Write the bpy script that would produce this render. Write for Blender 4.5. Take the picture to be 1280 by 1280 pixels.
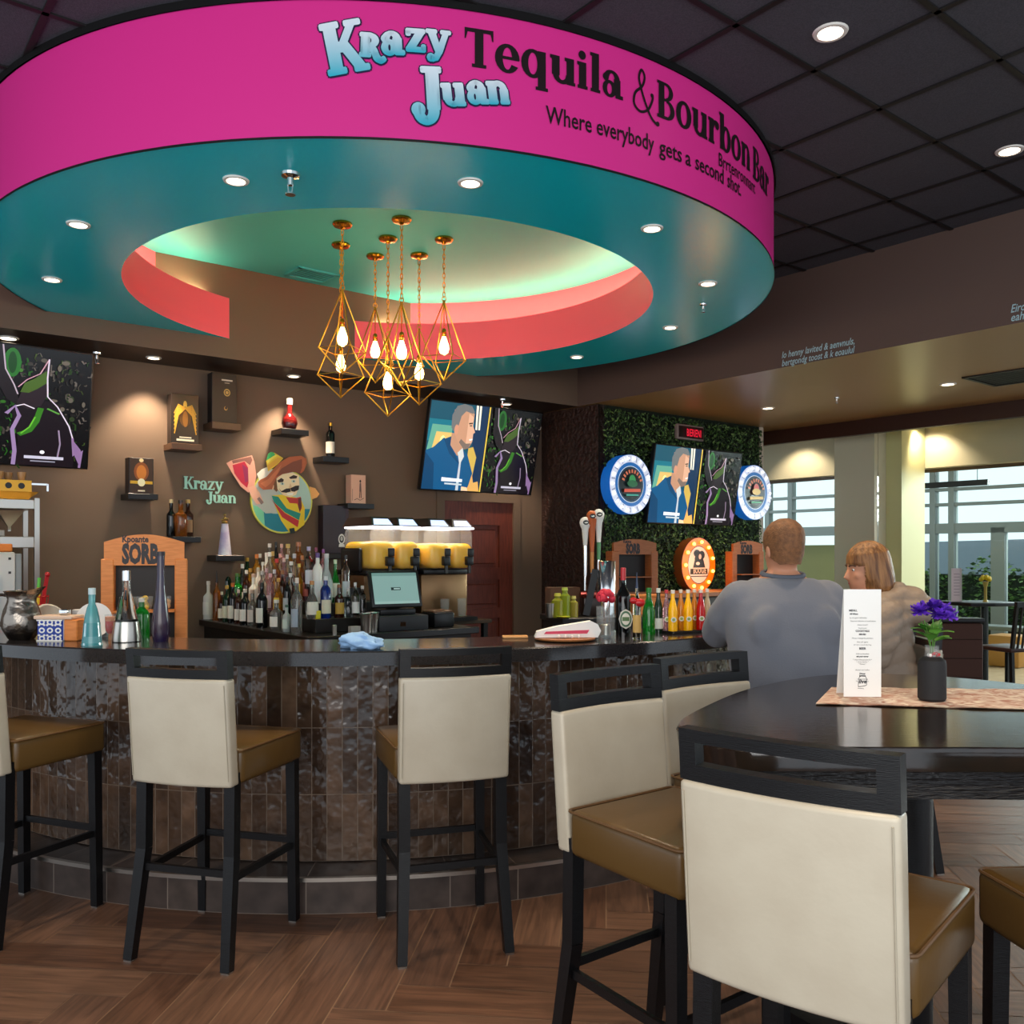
import bpy, bmesh, math, random
from mathutils import Vector, Matrix
random.seed(7)
for o in list(bpy.data.objects): bpy.data.objects.remove(o)
SC = bpy.context.scene; COL = SC.collection
PI = math.pi
# ------------------------------------------------------------------ camera, world, exposure
F, YH, HC = 1120.0, 692.0, 1.5          # focal length and horizon in 1280-px units, eye height
cam = bpy.data.objects.new('camera', bpy.data.cameras.new('camera')); COL.objects.link(cam)
cam.data.sensor_width = 36; cam.data.lens = 36*F/1280; cam.data.shift_y = (YH-640)/1280
cam.location = (0, 0, HC); cam.rotation_euler = (PI/2, 0, 0); cam.data.clip_start = .05
SC.camera = cam
world = bpy.data.worlds.new('daylight'); SC.world = world; world.use_nodes = True
wn = world.node_tree; bg = wn.nodes['Background']
bg.inputs[0].default_value = (.80, .90, 1.0, 1); bg.inputs[1].default_value = .85
SC.view_settings.view_transform = 'Standard'; SC.view_settings.look = 'None'
SC.view_settings.gamma = 1; SC.view_settings.exposure = .85
SC.cycles.max_bounces = 8; SC.cycles.transparent_max_bounces = 12; SC.cycles.transmission_bounces = 8
SC.cycles.sample_clamp_indirect = 4; SC.cycles.caustics_reflective = False; SC.cycles.caustics_refractive = False
SC.cycles.use_denoising = True

def lamp_data(name, kind, power, color, **k):
    l = bpy.data.lights.new(name, kind); l.energy = power; l.color = color
    for a, b in k.items(): setattr(l, a, b)
    return l
def place_light(data, loc, target=None, parent=None):
    o = bpy.data.objects.new(data.name, data); COL.objects.link(o); o.location = loc
    if target is not None: o.rotation_euler = (Vector(target)-Vector(loc)).to_track_quat('-Z', 'Y').to_euler()
    if parent: o.parent = parent
    return o
# added front fill behind the camera, and daylight of the atrium glazing on the far side
place_light(lamp_data('window_daylight', 'AREA', 95, (1, .97, .93), shape='RECTANGLE', size=6, size_y=2.2), (-.5, -3.2, 2.2), (-.3, 5, 1.3))
place_light(lamp_data('atrium_daylight', 'AREA', 620, (.93, .97, 1), shape='RECTANGLE', size=5, size_y=3), (9.6, 11.0, 3.4), (5.0, 8.5, .6))

# ------------------------------------------------------------------ frames of the place
TH = math.radians(38.5)
U = Vector((math.cos(TH), math.sin(TH), 0)); V = Vector((math.sin(TH), -math.cos(TH), 0))
RU, RV = TH, TH-PI/2                     # z-rotation of things that face the room from the back wall / from the header
ZC, ZL, ZR = 3.66, 2.95, 3.10            # main ceiling, lowered ceiling, underside of the round canopy
def pix(px, py, d): return Vector(((px-640)*d/F, d, HC-(py-YH)*d/F))
def onz(px, py, z):
    d = (HC-z)*F/(py-YH); return Vector(((px-640)*d/F, d, z))
def onplane(px, py, P, D):               # the point of the upright plane through P along D that is seen at a pixel
    k = (px-640)/F; t = (k*P[1]-P[0])/(D[0]-k*D[1]); d = P[1]+D[1]*t
    return Vector((P[0]+D[0]*t, d, HC-(py-YH)*d/F))
BW = Vector((-1.67, 7.697, 0))           # back wall, along U
GW = Vector((.837, 8.684, 0))            # foliage wall, along U
HD = Vector((.646, 8.826, 0))            # corner of the soffits; header runs from it along V
GL = Vector((3.94, 9.55, 0))             # glass partition, along V
BK = Vector((-1.424, 7.25, 0))           # face of the bulkhead above the back wall, along U

# ------------------------------------------------------------------ mesh helpers
class MB:
    def __init__(s): s.v = []; s.f = []; s.m = []; s.c = []; s.uv = None
    def add(s, vs, fs, m=0, T=None, c=None):
        o = len(s.v)
        s.v += [tuple(T @ Vector(p)) if T else tuple(p) for p in vs]
        s.f += [tuple(i+o for i in f) for f in fs]; s.m += [m]*len(fs); s.c += [c]*len(fs); return s
    def box(s, x0, x1, y0, y1, z0, z1, m=0, T=None):
        v = [(x, y, z) for x in (x0, x1) for y in (y0, y1) for z in (z0, z1)]
        return s.add(v, [(0,1,3,2),(4,6,7,5),(0,4,5,1),(2,3,7,6),(0,2,6,4),(1,5,7,3)], m, T)
    def bm(s, bm, m=0, T=None):
        bm.verts.ensure_lookup_table()
        for i, v in enumerate(bm.verts): v.index = i
        r = s.add([v.co[:] for v in bm.verts], [[v.index for v in f.verts] for f in bm.faces], m, T); bm.free(); return r
    def rbox(s, x0, x1, y0, y1, z0, z1, r=.01, seg=2, m=0, T=None, taper=None):
        b = bmesh.new(); bmesh.ops.create_cube(b, size=1)
        for v in b.verts:
            v.co = Vector(((x0+x1)/2+v.co.x*(x1-x0), (y0+y1)/2+v.co.y*(y1-y0), (z0+z1)/2+v.co.z*(z1-z0)))
        if taper: 
            for v in b.verts: v.co = Vector(taper(v.co))
        bmesh.ops.bevel(b, geom=b.edges[:], offset=r, segments=seg, profile=.5, affect='EDGES')
        return s.bm(b, m, T)
    def lathe(s, prof, n=20, m=0, T=None, cap=True, a0=0, a1=2*PI):
        full = abs(a1-a0-2*PI) < 1e-6; k = n if full else n+1
        vs = [(r*math.cos(a0+(a1-a0)*i/n), r*math.sin(a0+(a1-a0)*i/n), z) for r, z in prof for i in range(k)]
        fs = []
        for j in range(len(prof)-1):
            for i in range(n):
                a = j*k+i; b = j*k+(i+1) % k; fs.append((a, b, b+k, a+k))
        if cap and full:
            if prof[0][0] > 1e-5: fs.append(tuple(range(k-1, -1, -1)))
            if prof[-1][0] > 1e-5: fs.append(tuple((len(prof)-1)*k+i for i in range(k)))
        return s.add(vs, fs, m, T)
    def cyl(s, p, q, r, n=12, m=0, r2=None): return s.tube([p, q], [r, r if r2 is None else r2], n, m)
    def tube(s, pts, rad, n=10, m=0, closed=False, sq=1.0):
        P = [Vector(p) for p in pts]; N = len(P)
        if not hasattr(rad, '__len__'): rad = [rad]*N
        up = None; vs = []
        for i, p in enumerate(P):
            t = (P[(i+1) % N]-P[i-1]) if closed else (P[min(i+1, N-1)]-P[max(i-1, 0)])
            t.normalize()
            if up is None: up = t.orthogonal().normalized() if abs(t.z) > .95 else Vector((0,0,1))
            x = up.cross(t)
            if x.length < 1e-6: x = t.orthogonal()
            x.normalize(); y = t.cross(x); up = y
            for k in range(n):
                a = 2*PI*k/n; vs.append(p+x*math.cos(a)*rad[i]+y*math.sin(a)*rad[i]*sq)
        fs = []
        for i in range(N if closed else N-1):
            for k in range(n):
                a = i*n+k; b = i*n+(k+1) % n; c = ((i+1) % N)*n
                fs.append((a, b, c+(k+1) % n, c+k))
        if not closed: fs += [tuple(range(n-1, -1, -1)), tuple((N-1)*n+k for k in range(n))]
        return s.add(vs, fs, m)
    def sbar(s, p, q, w, h, m=0, w2=None, h2=None):        # bar of rectangular section
        p, q = Vector(p), Vector(q); t = (q-p).normalized()
        x = Vector((0,0,1)).cross(t)
        if x.length < 1e-3 or abs(t.z) > .9: x = Vector((1,0,0))
        x.normalize(); y = t.cross(x).normalized(); x = y.cross(t)
        w2 = w2 or w; h2 = h2 or h; vs = []
        for c, a, b in ((p, w, h), (q, w2, h2)):
            vs += [c-x*a/2-y*b/2, c+x*a/2-y*b/2, c+x*a/2+y*b/2, c-x*a/2+y*b/2]
        return s.add(vs, [(3,2,1,0),(4,5,6,7),(0,1,5,4),(1,2,6,5),(2,3,7,6),(3,0,4,7)], m)
    def sphere(s, c, r, n=14, k=8, m=0, sc=(1,1,1)):
        prof = [(max(0, math.sin(PI*i/k))*r, -math.cos(PI*i/k)*r) for i in range(k+1)]
        prof[0] = (1e-6, -r); prof[-1] = (1e-6, r)
        return s.lathe(prof, n, m, Matrix.Translation(c) @ Matrix.Diagonal((*sc, 1)), cap=False)
    def prism(s, poly, z0, z1, m=0, T=None):
        n = len(poly)
        vs = [(x, y, z0) for x, y in poly]+[(x, y, z1) for x, y in poly]
        fs = [tuple(range(n-1, -1, -1)), tuple(range(n, 2*n))]+[(i, (i+1) % n, n+(i+1) % n, n+i) for i in range(n)]
        return s.add(vs, fs, m, T)
    def loft(s, secs, n=20, m=0, cap=True):                 # secs: (centre, x-axis, y-axis, rx, ry, power)
        vs = []
        for c, ax, ay, rx, ry, pw in secs:
            for k in range(n):
                a = 2*PI*k/n; ca, sa = math.cos(a), math.sin(a)
                vs.append(Vector(c)+Vector(ax)*rx*math.copysign(abs(ca)**pw, ca)+Vector(ay)*ry*math.copysign(abs(sa)**pw, sa))
        fs = [(i*n+k, i*n+(k+1) % n, (i+1)*n+(k+1) % n, (i+1)*n+k) for i in range(len(secs)-1) for k in range(n)]
        if cap: fs += [tuple(range(n-1, -1, -1)), tuple((len(secs)-1)*n+k for k in range(n))]
        return s.add(vs, fs, m)
    def build(s, name, mats, parent=None, loc=None, rz=None, smooth=35, merge=False):
        me = bpy.data.meshes.new(name); me.from_pydata(s.v, [], s.f)
        for m in (mats if isinstance(mats, (list, tuple)) else [mats]): me.materials.append(m)
        me.polygons.foreach_set('material_index', s.m)
        if any(c is not None for c in s.c):
            a = me.color_attributes.new('Col', 'FLOAT_COLOR', 'CORNER')
            for p, c in zip(me.polygons, s.c):
                for li in p.loop_indices:
                    q = c(me.vertices[me.loops[li].vertex_index].co) if callable(c) else (c or (.5,.5,.5))
                    a.data[li].color = (*q[:3], 1)
        if s.uv:
            l = me.uv_layers.new(name='UVMap'); l.data.foreach_set('uv', [x for u in s.uv for x in u])
        me.validate()
        if smooth:
            me.polygons.foreach_set('use_smooth', [True]*len(me.polygons)); me.set_sharp_from_angle(angle=math.radians(smooth))
        me.update()
        o = bpy.data.objects.new(name, me); COL.objects.link(o)
        if parent: o.parent = parent
        if loc is not None: o.location = loc
        if rz is not None: o.rotation_euler = (0, 0, rz)
        return o
def tag(o, label, cat, group=None, kind=None):
    o['label'] = label; o['category'] = cat
    if group: o['group'] = group
    if kind: o['kind'] = kind
    return o
def thing(name, label, cat, loc=(0,0,0), rz=0, group=None):
    o = bpy.data.objects.new(name, None); COL.objects.link(o); o.empty_display_size = .1
    o.location = loc; o.rotation_euler = (0, 0, rz); return tag(o, label, cat, group)
def struct(o): o['kind'] = 'structure'; return o
def dup(root, loc, rz, label, group=None):
    def cp(o, par):
        c = o.copy(); COL.objects.link(c)
        if par: c.parent = par
        for ch in list(o.children): cp(ch, c)
        return c
    r = cp(root, None); r.location = loc; r.rotation_euler = (0, 0, rz); r['label'] = label
    if group: r['group'] = group
    return r
def part_label(o, t): o['label'] = t; return o

# ------------------------------------------------------------------ materials
def lin(h):
    if not isinstance(h, str): return tuple(h)
    h = h.lstrip('#'); r = []
    for i in (0, 2, 4):
        c = int(h[i:i+2], 16)/255; r.append(c/12.92 if c <= .04045 else ((c+.055)/1.055)**2.4)
    return tuple(r)
def mat(name, col, rough=.5, metal=0, spec=.5, trans=0, ior=1.45, emit=None, es=0, var=None, bump=None, coat=0, alpha=1, attr=None, sheen=0, stretch=None):
    m = bpy.data.materials.new(name); m.use_nodes = True; nt = m.node_tree; b = nt.nodes['Principled BSDF']
    I = b.inputs; c = lin(col)
    I['Base Color'].default_value = (*c, 1); I['Roughness'].default_value = rough; I['Metallic'].default_value = metal
    I['Specular IOR Level'].default_value = spec; I['Transmission Weight'].default_value = trans; I['IOR'].default_value = ior
    I['Coat Weight'].default_value = coat; I['Coat Roughness'].default_value = .08; I['Alpha'].default_value = alpha
    I['Sheen Weight'].default_value = sheen
    if emit: I['Emission Color'].default_value = (*lin(emit), 1); I['Emission Strength'].default_value = es
    L = nt.links.new
    def noise(scale, detail=3):
        tc = nt.nodes.new('ShaderNodeTexCoord'); n = nt.nodes.new('ShaderNodeTexNoise'); n.inputs['Scale'].default_value = scale; n.inputs['Detail'].default_value = detail
        if stretch:
            mp = nt.nodes.new('ShaderNodeMapping'); mp.inputs['Scale'].default_value = stretch; L(tc.outputs['Object'], mp.inputs['Vector']); L(mp.outputs[0], n.inputs['Vector'])
        else: L(tc.outputs['Object'], n.inputs['Vector'])
        return n.outputs['Fac']
    src = None
    if attr:
        a = nt.nodes.new('ShaderNodeAttribute'); a.attribute_name = attr; src = a.outputs['Color']
    if var:                                   # (scale, second colour)
        mx = nt.nodes.new('ShaderNodeMix'); mx.data_type = 'RGBA'
        cr = nt.nodes.new('ShaderNodeMapRange'); cr.inputs[1].default_value = .35; cr.inputs[2].default_value = .65
        L(noise(var[0], 5), cr.inputs[0]); L(cr.outputs[0], mx.inputs['Factor'])
        mx.inputs['A'].default_value = (*c, 1); mx.inputs['B'].default_value = (*lin(var[1]), 1)
        if src: L(src, mx.inputs['A'])
        src = mx.outputs['Result']
    if src: L(src, I['Base Color'])
    if attr and es: L(src, I['Emission Color']); I['Emission Strength'].default_value = es
    if bump:                                  # (scale, strength, distance)
        bp = nt.nodes.new('ShaderNodeBump'); bp.inputs['Strength'].default_value = bump[1]; bp.inputs['Distance'].default_value = bump[2] if len(bump) > 2 else .01
        L(noise(bump[0], 4), bp.inputs['Height']); L(bp.outputs[0], I['Normal'])
    return m
M = {}
M['pink'] = mat('magenta_paint', '#E2308F', .42)
M['teal'] = mat('teal_satin_paint', '#00D4E6', .2, spec=.8)
M['green_teal'] = mat('sea_green_paint', '#46B4BA', .5)
M['coral'] = mat('coral_paint', '#FF6274', .45)
M['tile'] = mat('dark_ceiling_tile', '#4C4C54', .9, bump=(220, .5, .004), var=(160, '#3E3E46'))
M['tbar'] = mat('black_ceiling_bar', '#120F10', .6)
M['wall'] = mat('brown_wall_paint', '#6B5747', .75, bump=(300, .15, .002))
M['header'] = mat('dark_brown_wall_paint', '#5E4B43', .7)
M['lowceil'] = mat('bronze_ceiling_paint', '#B08A54', .3, spec=.8)
M['black_trim'] = mat('black_trim', '#0D0C0C', .45)
M['black_wood'] = mat('black_stained_wood', '#070709', .36, spec=.4, bump=(60, .25, .003), stretch=(1, 1, 14))
M['cream'] = mat('cream_vinyl', '#B8AF9C', .33, spec=.5, bump=(70, .10, .004), var=(9, '#B2A895'))
M['tan'] = mat('tan_vinyl', '#5A4220', .32, spec=.5, bump=(30, .10, .004))
M['piping'] = mat('dark_piping', '#5A3F22', .5)
M['steel'] = mat('brushed_steel', '#B9B4AC', .28, 1, bump=(90, .1, .002))
M['chrome'] = mat('chrome', '#D6D6D6', .1, 1)
M['brass'] = mat('polished_brass', '#C98F2C', .2, 1)
M['gold'] = mat('gold_wire', '#D9A53C', .28, 1)
M['black'] = mat('black_plastic', '#121214', .35)
M['darkgray'] = mat('dark_gray_plastic', '#2C2D30', .5)
M['white'] = mat('white_plastic', '#E6E2DC', .45)
M['paper'] = mat('white_paper', '#EDECE8', .7)
M['red'] = mat('red_plastic', '#B5151C', .35)
M['orangewood'] = mat('orange_plywood', '#E08A46', .5, var=(14, '#D07A38'), stretch=(1, 1, 8))
M['brownwood'] = mat('reddish_plywood', '#A8643A', .5, var=(14, '#985830'), stretch=(1, 1, 8))
M['doorwood'] = mat('mahogany_door', '#6E3222', .42, var=(10, '#5A2618'), stretch=(6, 6, .8))
M['glass'] = mat('clear_glass', '#F4F8F8', .02, trans=1, ior=1.4)
M['amber'] = mat('amber_liquor', '#B4661C', .03, trans=.75, ior=1.4)
M['brown_glass'] = mat('brown_bottle_glass', '#3A1A0A', .05, trans=.4)
M['green_glass'] = mat('green_bottle_glass', '#1C9A2C', .05, trans=.6)
M['dark_green_glass'] = mat('dark_green_bottle_glass', '#12341C', .06, trans=.4)
M['blue_glass'] = mat('blue_bottle_glass', '#1E3B9C', .05, trans=.6)
M['turq'] = mat('turquoise_frosted_glass', '#6CC3CB', .18, trans=.55)
M['black_glass'] = mat('black_bottle_glass', '#0B0C0D', .06)
M['purple_glass'] = mat('purple_lacquer', '#2E0F22', .2, coat=.2, var=(12, '#201738'))
M['yellow_liq'] = mat('yellow_juice', '#FFBE00', .25)
M['red_liq'] = mat('red_juice', '#C40D10', .1, trans=.2)
M['orange_liq'] = mat('orange_juice', '#D98716', .1, trans=.25)
M['clear_plastic'] = None
M['bulb'] = mat('warm_bulb', '#FFE2A8', .3, emit='#FFC36A', es=14)
M['lens'] = mat('downlight_lens', '#FFFFFF', .3, emit='#FFE9C8', es=5)
M['lensring'] = mat('white_downlight_trim', '#E8E4DC', .4)
M['paint'] = mat('printed_colours', '#808080', .45, attr='Col')
M['screen'] = mat('lit_screen', '#000000', .2, attr='Col', es=.52)
M['ink'] = mat('black_vinyl_lettering', '#1B1013', .45)
M['skin'] = mat('skin', '#C68B6C', .5, bump=(120, .1, .002))
M['gray_knit'] = mat('gray_knit', '#74767E', .92, bump=(160, .3, .003), sheen=.1)
M['coat'] = mat('beige_padded_fabric', '#8E7C6B', .6, bump=(24, .35, .02))
M['hair_red'] = mat('short_ginger_hair', '#8E5F3A', .6, bump=(160, .8, .006), var=(60, '#70492C'))
M['hair_blond'] = mat('highlighted_brown_hair', '#5E3A1E', .45, bump=(120, .8, .006), var=(50, '#A07040'), stretch=(1, 1, .12))
M['jeans'] = mat('dark_trousers', '#23252C', .85)
M['leaf'] = mat('dark_leaf', '#2C3B1C', .55, attr='Col')

def nodes_of(m): return m.node_tree, m.node_tree.nodes, m.node_tree.links.new
# glazed tall tiles of the bar front, and of its plinth
def tiles(name, bw, rh, mortar, c1, c2, mc, rough, wav, off=0):
    m = mat(name, c1, rough); nt, N, L = nodes_of(m); b = N['Principled BSDF']
    uv = N.new('ShaderNodeUVMap'); br = N.new('ShaderNodeTexBrick'); br.offset = off; br.squash = 1
    for k, v in (('Scale', 1), ('Mortar Size', mortar), ('Mortar Smooth', .2), ('Brick Width', bw), ('Row Height', rh), ('Bias', 0)): br.inputs[k].default_value = v
    br.inputs['Color1'].default_value = (*lin(c1), 1); br.inputs['Color2'].default_value = (*lin(c2), 1); br.inputs['Mortar'].default_value = (*lin(mc), 1)
    L(uv.outputs[0], br.inputs['Vector']); 
    no = N.new('ShaderNodeTexNoise'); no.noise_dimensions = '4D'; no.inputs['Scale'].default_value = 11; no.inputs['Detail'].default_value = 2
    sep = N.new('ShaderNodeSeparateColor'); L(br.outputs['Color'], sep.inputs[0])
    ml = N.new('ShaderNodeMath'); ml.operation = 'MULTIPLY'; ml.inputs[1].default_value = 900; L(sep.outputs[0], ml.inputs[0]); L(ml.outputs[0], no.inputs['W']); L(uv.outputs[0], no.inputs['Vector'])
    mx = N.new('ShaderNodeMix'); mx.data_type = 'RGBA'; mx.blend_type = 'MULTIPLY'; mx.inputs['Factor'].default_value = .7
    L(br.outputs['Color'], mx.inputs['A']); cr = N.new('ShaderNodeMapRange'); cr.inputs[1].default_value = .3; cr.inputs[2].default_value = .7; cr.inputs[3].default_value = .45; cr.inputs[4].default_value = 1.5
    L(no.outputs['Fac'], cr.inputs[0]); cc = N.new('ShaderNodeCombineColor'); [L(cr.outputs[0], cc.inputs[i]) for i in range(3)]; L(cc.outputs[0], mx.inputs['B'])
    m2 = N.new('ShaderNodeMix'); m2.data_type = 'RGBA'; L(br.outputs['Fac'], m2.inputs['Factor']); L(mx.outputs['Result'], m2.inputs['A']); m2.inputs['B'].default_value = (*lin(mc), 1)
    L(m2.outputs['Result'], b.inputs['Base Color'])
    b1 = N.new('ShaderNodeBump'); b1.inputs['Strength'].default_value = wav; b1.inputs['Distance'].default_value = .03; L(no.outputs['Fac'], b1.inputs['Height'])
    b2 = N.new('ShaderNodeBump'); b2.invert = True; b2.inputs['Strength'].default_value = .6; b2.inputs['Distance'].default_value = .004; L(br.outputs['Fac'], b2.inputs['Height']); L(b1.outputs[0], b2.inputs['Normal']); L(b2.outputs[0], b.inputs['Normal'])
    return m
M['bartile'] = tiles('glazed_brown_tile', .0665, .292, .0022, '#5E4838', '#33251C', '#6E5E50', .13, .55)
M['plinth'] = tiles('dark_plank_tile', .30, .5, .0025, '#4A3F39', '#392F2B', '#75685E', .35, .05)
# wood-look floor planks: per-plank tone in Col, grain along the UV
m = mat('wood_plank_tile', '#6B4A36', .42, spec=.4); nt, N, L = nodes_of(m); b = N['Principled BSDF']
at = N.new('ShaderNodeAttribute'); at.attribute_name = 'Col'; uv = N.new('ShaderNodeUVMap')
mp = N.new('ShaderNodeMapping'); mp.inputs['Scale'].default_value = (1.2, 16, 1); L(uv.outputs[0], mp.inputs[0])
no = N.new('ShaderNodeTexNoise'); no.inputs['Scale'].default_value = 2.2; no.inputs['Detail'].default_value = 6; no.inputs['Distortion'].default_value = 1.2; L(mp.outputs[0], no.inputs['Vector'])
cr = N.new('ShaderNodeMapRange'); cr.inputs[1].default_value = .3; cr.inputs[2].default_value = .7; cr.inputs[3].default_value = .62; cr.inputs[4].default_value = 1.3; L(no.outputs['Fac'], cr.inputs[0])
vm = N.new('ShaderNodeVectorMath'); vm.operation = 'SCALE'; L(at.outputs['Color'], vm.inputs[0]); L(cr.outputs[0], vm.inputs['Scale']); L(vm.outputs[0], b.inputs['Base Color'])
bp = N.new('ShaderNodeBump'); bp.inputs['Strength'].default_value = .15; bp.inputs['Distance'].default_value = .003; L(no.outputs['Fac'], bp.inputs['Height']); L(bp.outputs[0], b.inputs['Normal'])
M['plank'] = m
M['grout'] = mat('floor_grout', '#8A6E58', .8)
M['bartop'] = mat('dark_speckled_quartz', '#1E1C1E', .13, spec=.6, var=(260, '#2B292B'))
M['reptile'] = mat('embossed_brown_wallcovering', '#3B2620', .42, bump=(26, .9, .03), var=(18, '#2C1B16'))
M['corfloor'] = mat('beige_floor_tile', '#A8977C', .25, var=(6, '#9C8A70'))
M['beige'] = mat('beige_wall_paint', '#B9AE97', .6)
M['taupe'] = mat('taupe_column_paint', '#E2D4C0', .4)
M['olive'] = mat('olive_wall_paint', '#8E9468', .6)
M['alu'] = mat('gray_window_aluminium', '#8C9492', .4, .3)
# glass of the partition: mostly seen through, a little mirror
m = bpy.data.materials.new('window_glass'); m.use_nodes = True; nt, N, L = nodes_of(m); N.remove(N['Principled BSDF'])
tr = N.new('ShaderNodeBsdfTransparent'); tr.inputs[0].default_value = (.93, .97, .95, 1); gl = N.new('ShaderNodeBsdfGlossy'); gl.inputs['Roughness'].default_value = .0
fr = N.new('ShaderNodeFresnel'); fr.inputs[0].default_value = 1.18; mx = N.new('ShaderNodeMixShader'); L(fr.outputs[0], mx.inputs[0]); L(tr.outputs[0], mx.inputs[1]); L(gl.outputs[0], mx.inputs[2]); L(mx.outputs[0], N['Material Output'].inputs[0])
M['pane'] = m
m = bpy.data.materials.new('clear_plastic'); m.use_nodes = True; nt, N, L = nodes_of(m); N.remove(N['Principled BSDF'])
tr = N.new('ShaderNodeBsdfTransparent'); tr.inputs[0].default_value = (.93, .95, .95, 1); gl = N.new('ShaderNodeBsdfPrincipled'); gl.inputs['Roughness'].default_value = .12; gl.inputs['Base Color'].default_value = (.9, .9, .9, 1)
mx = N.new('ShaderNodeMixShader'); mx.inputs[0].default_value = .09; L(tr.outputs[0], mx.inputs[1]); L(gl.outputs[0], mx.inputs[2]); L(mx.outputs[0], N['Material Output'].inputs[0])
M['clear_plastic'] = m
def basemat(col, rough=.5, metal=0, trans=0, _c={}):
    k = (col, rough, metal, trans)
    if k not in _c: _c[k] = mat('colour_'+col.strip('#').lower(), col, rough, metal, trans=trans)
    return _c[k]

# ------------------------------------------------------------------ lettering
def text_geo(s, size=1, bold=0, xs=1, align='LEFT'):
    cu = bpy.data.curves.new('t', 'FONT'); cu.body = s; cu.size = size; cu.offset = bold; cu.dimensions = '2D'; cu.align_x = align; cu.resolution_u = 2; cu.fill_mode = 'FRONT'
    o = bpy.data.objects.new('t', cu); COL.objects.link(o); dg = bpy.context.evaluated_depsgraph_get(); dg.update()
    me = bpy.data.meshes.new_from_object(o.evaluated_get(dg))
    v = [(p.co.x*xs, p.co.y) for p in me.vertices]; f = [tuple(p.vertices) for p in me.polygons]
    bpy.data.objects.remove(o); bpy.data.curves.remove(cu); bpy.data.meshes.remove(me); return v, f
def quads(vs): return vs
class G:                                          # slab-serif letters from strokes
    def __init__(s): s.v = []; s.f = []
    def poly(s, pts): o = len(s.v); s.v += pts; s.f.append(tuple(range(o, o+len(pts)))); return s
    def rect(s, x0, x1, y0, y1): return s.poly([(x0,y0),(x1,y0),(x1,y1),(x0,y1)])
    def arc(s, cx, cy, rx, ry, tx, ty, a0=0, a1=360, n=20):
        o = len(s.v)
        for i in range(n+1):
            a = math.radians(a0+(a1-a0)*i/n); c, q = math.cos(a), math.sin(a)
            s.v += [(cx+rx*c, cy+ry*q), (cx+(rx-tx)*c, cy+(ry-ty)*q)]
        s.f += [(o+2*i, o+2*i+2, o+2*i+3, o+2*i+1) for i in range(n)]; return s
    def dot(s, cx, cy, r, n=14): return s.poly([(cx+r*math.cos(2*PI*i/n), cy+r*math.sin(2*PI*i/n)) for i in range(n)])
    def diag(s, x0, y0, x1, y1, w0, w1=None): w1 = w1 or w0; return s.poly([(x0-w0/2,y0),(x0+w0/2,y0),(x1+w1/2,y1),(x1-w1/2,y1)])
    def path(s, pts, w):
        P = [Vector(p) for p in pts]; o = len(s.v); N = len(P)
        if not hasattr(w, '__len__'): w = [w]*N
        for i, p in enumerate(P):
            t = (P[min(i+1, N-1)]-P[max(i-1, 0)]).normalized(); q = Vector((-t.y, t.x))*w[i]/2; s.v += [tuple(p+q), tuple(p-q)]
        s.f += [(o+2*i, o+2*i+1, o+2*i+3, o+2*i+2) for i in range(N-1)]; return s
def spline(pts, n=6):
    P = [Vector(p) for p in pts]; out = []
    for i in range(len(P)-1):
        a, b, c, d = P[max(i-1,0)], P[i], P[i+1], P[min(i+2,len(P)-1)]
        for k in range(n):
            t = k/n; out.append(.5*((2*b)+(c-a)*t+(2*a-5*b+4*c-d)*t*t+(3*b-a-3*c+d)*t**3))
    return [tuple(p) for p in out+[P[-1]]]
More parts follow.
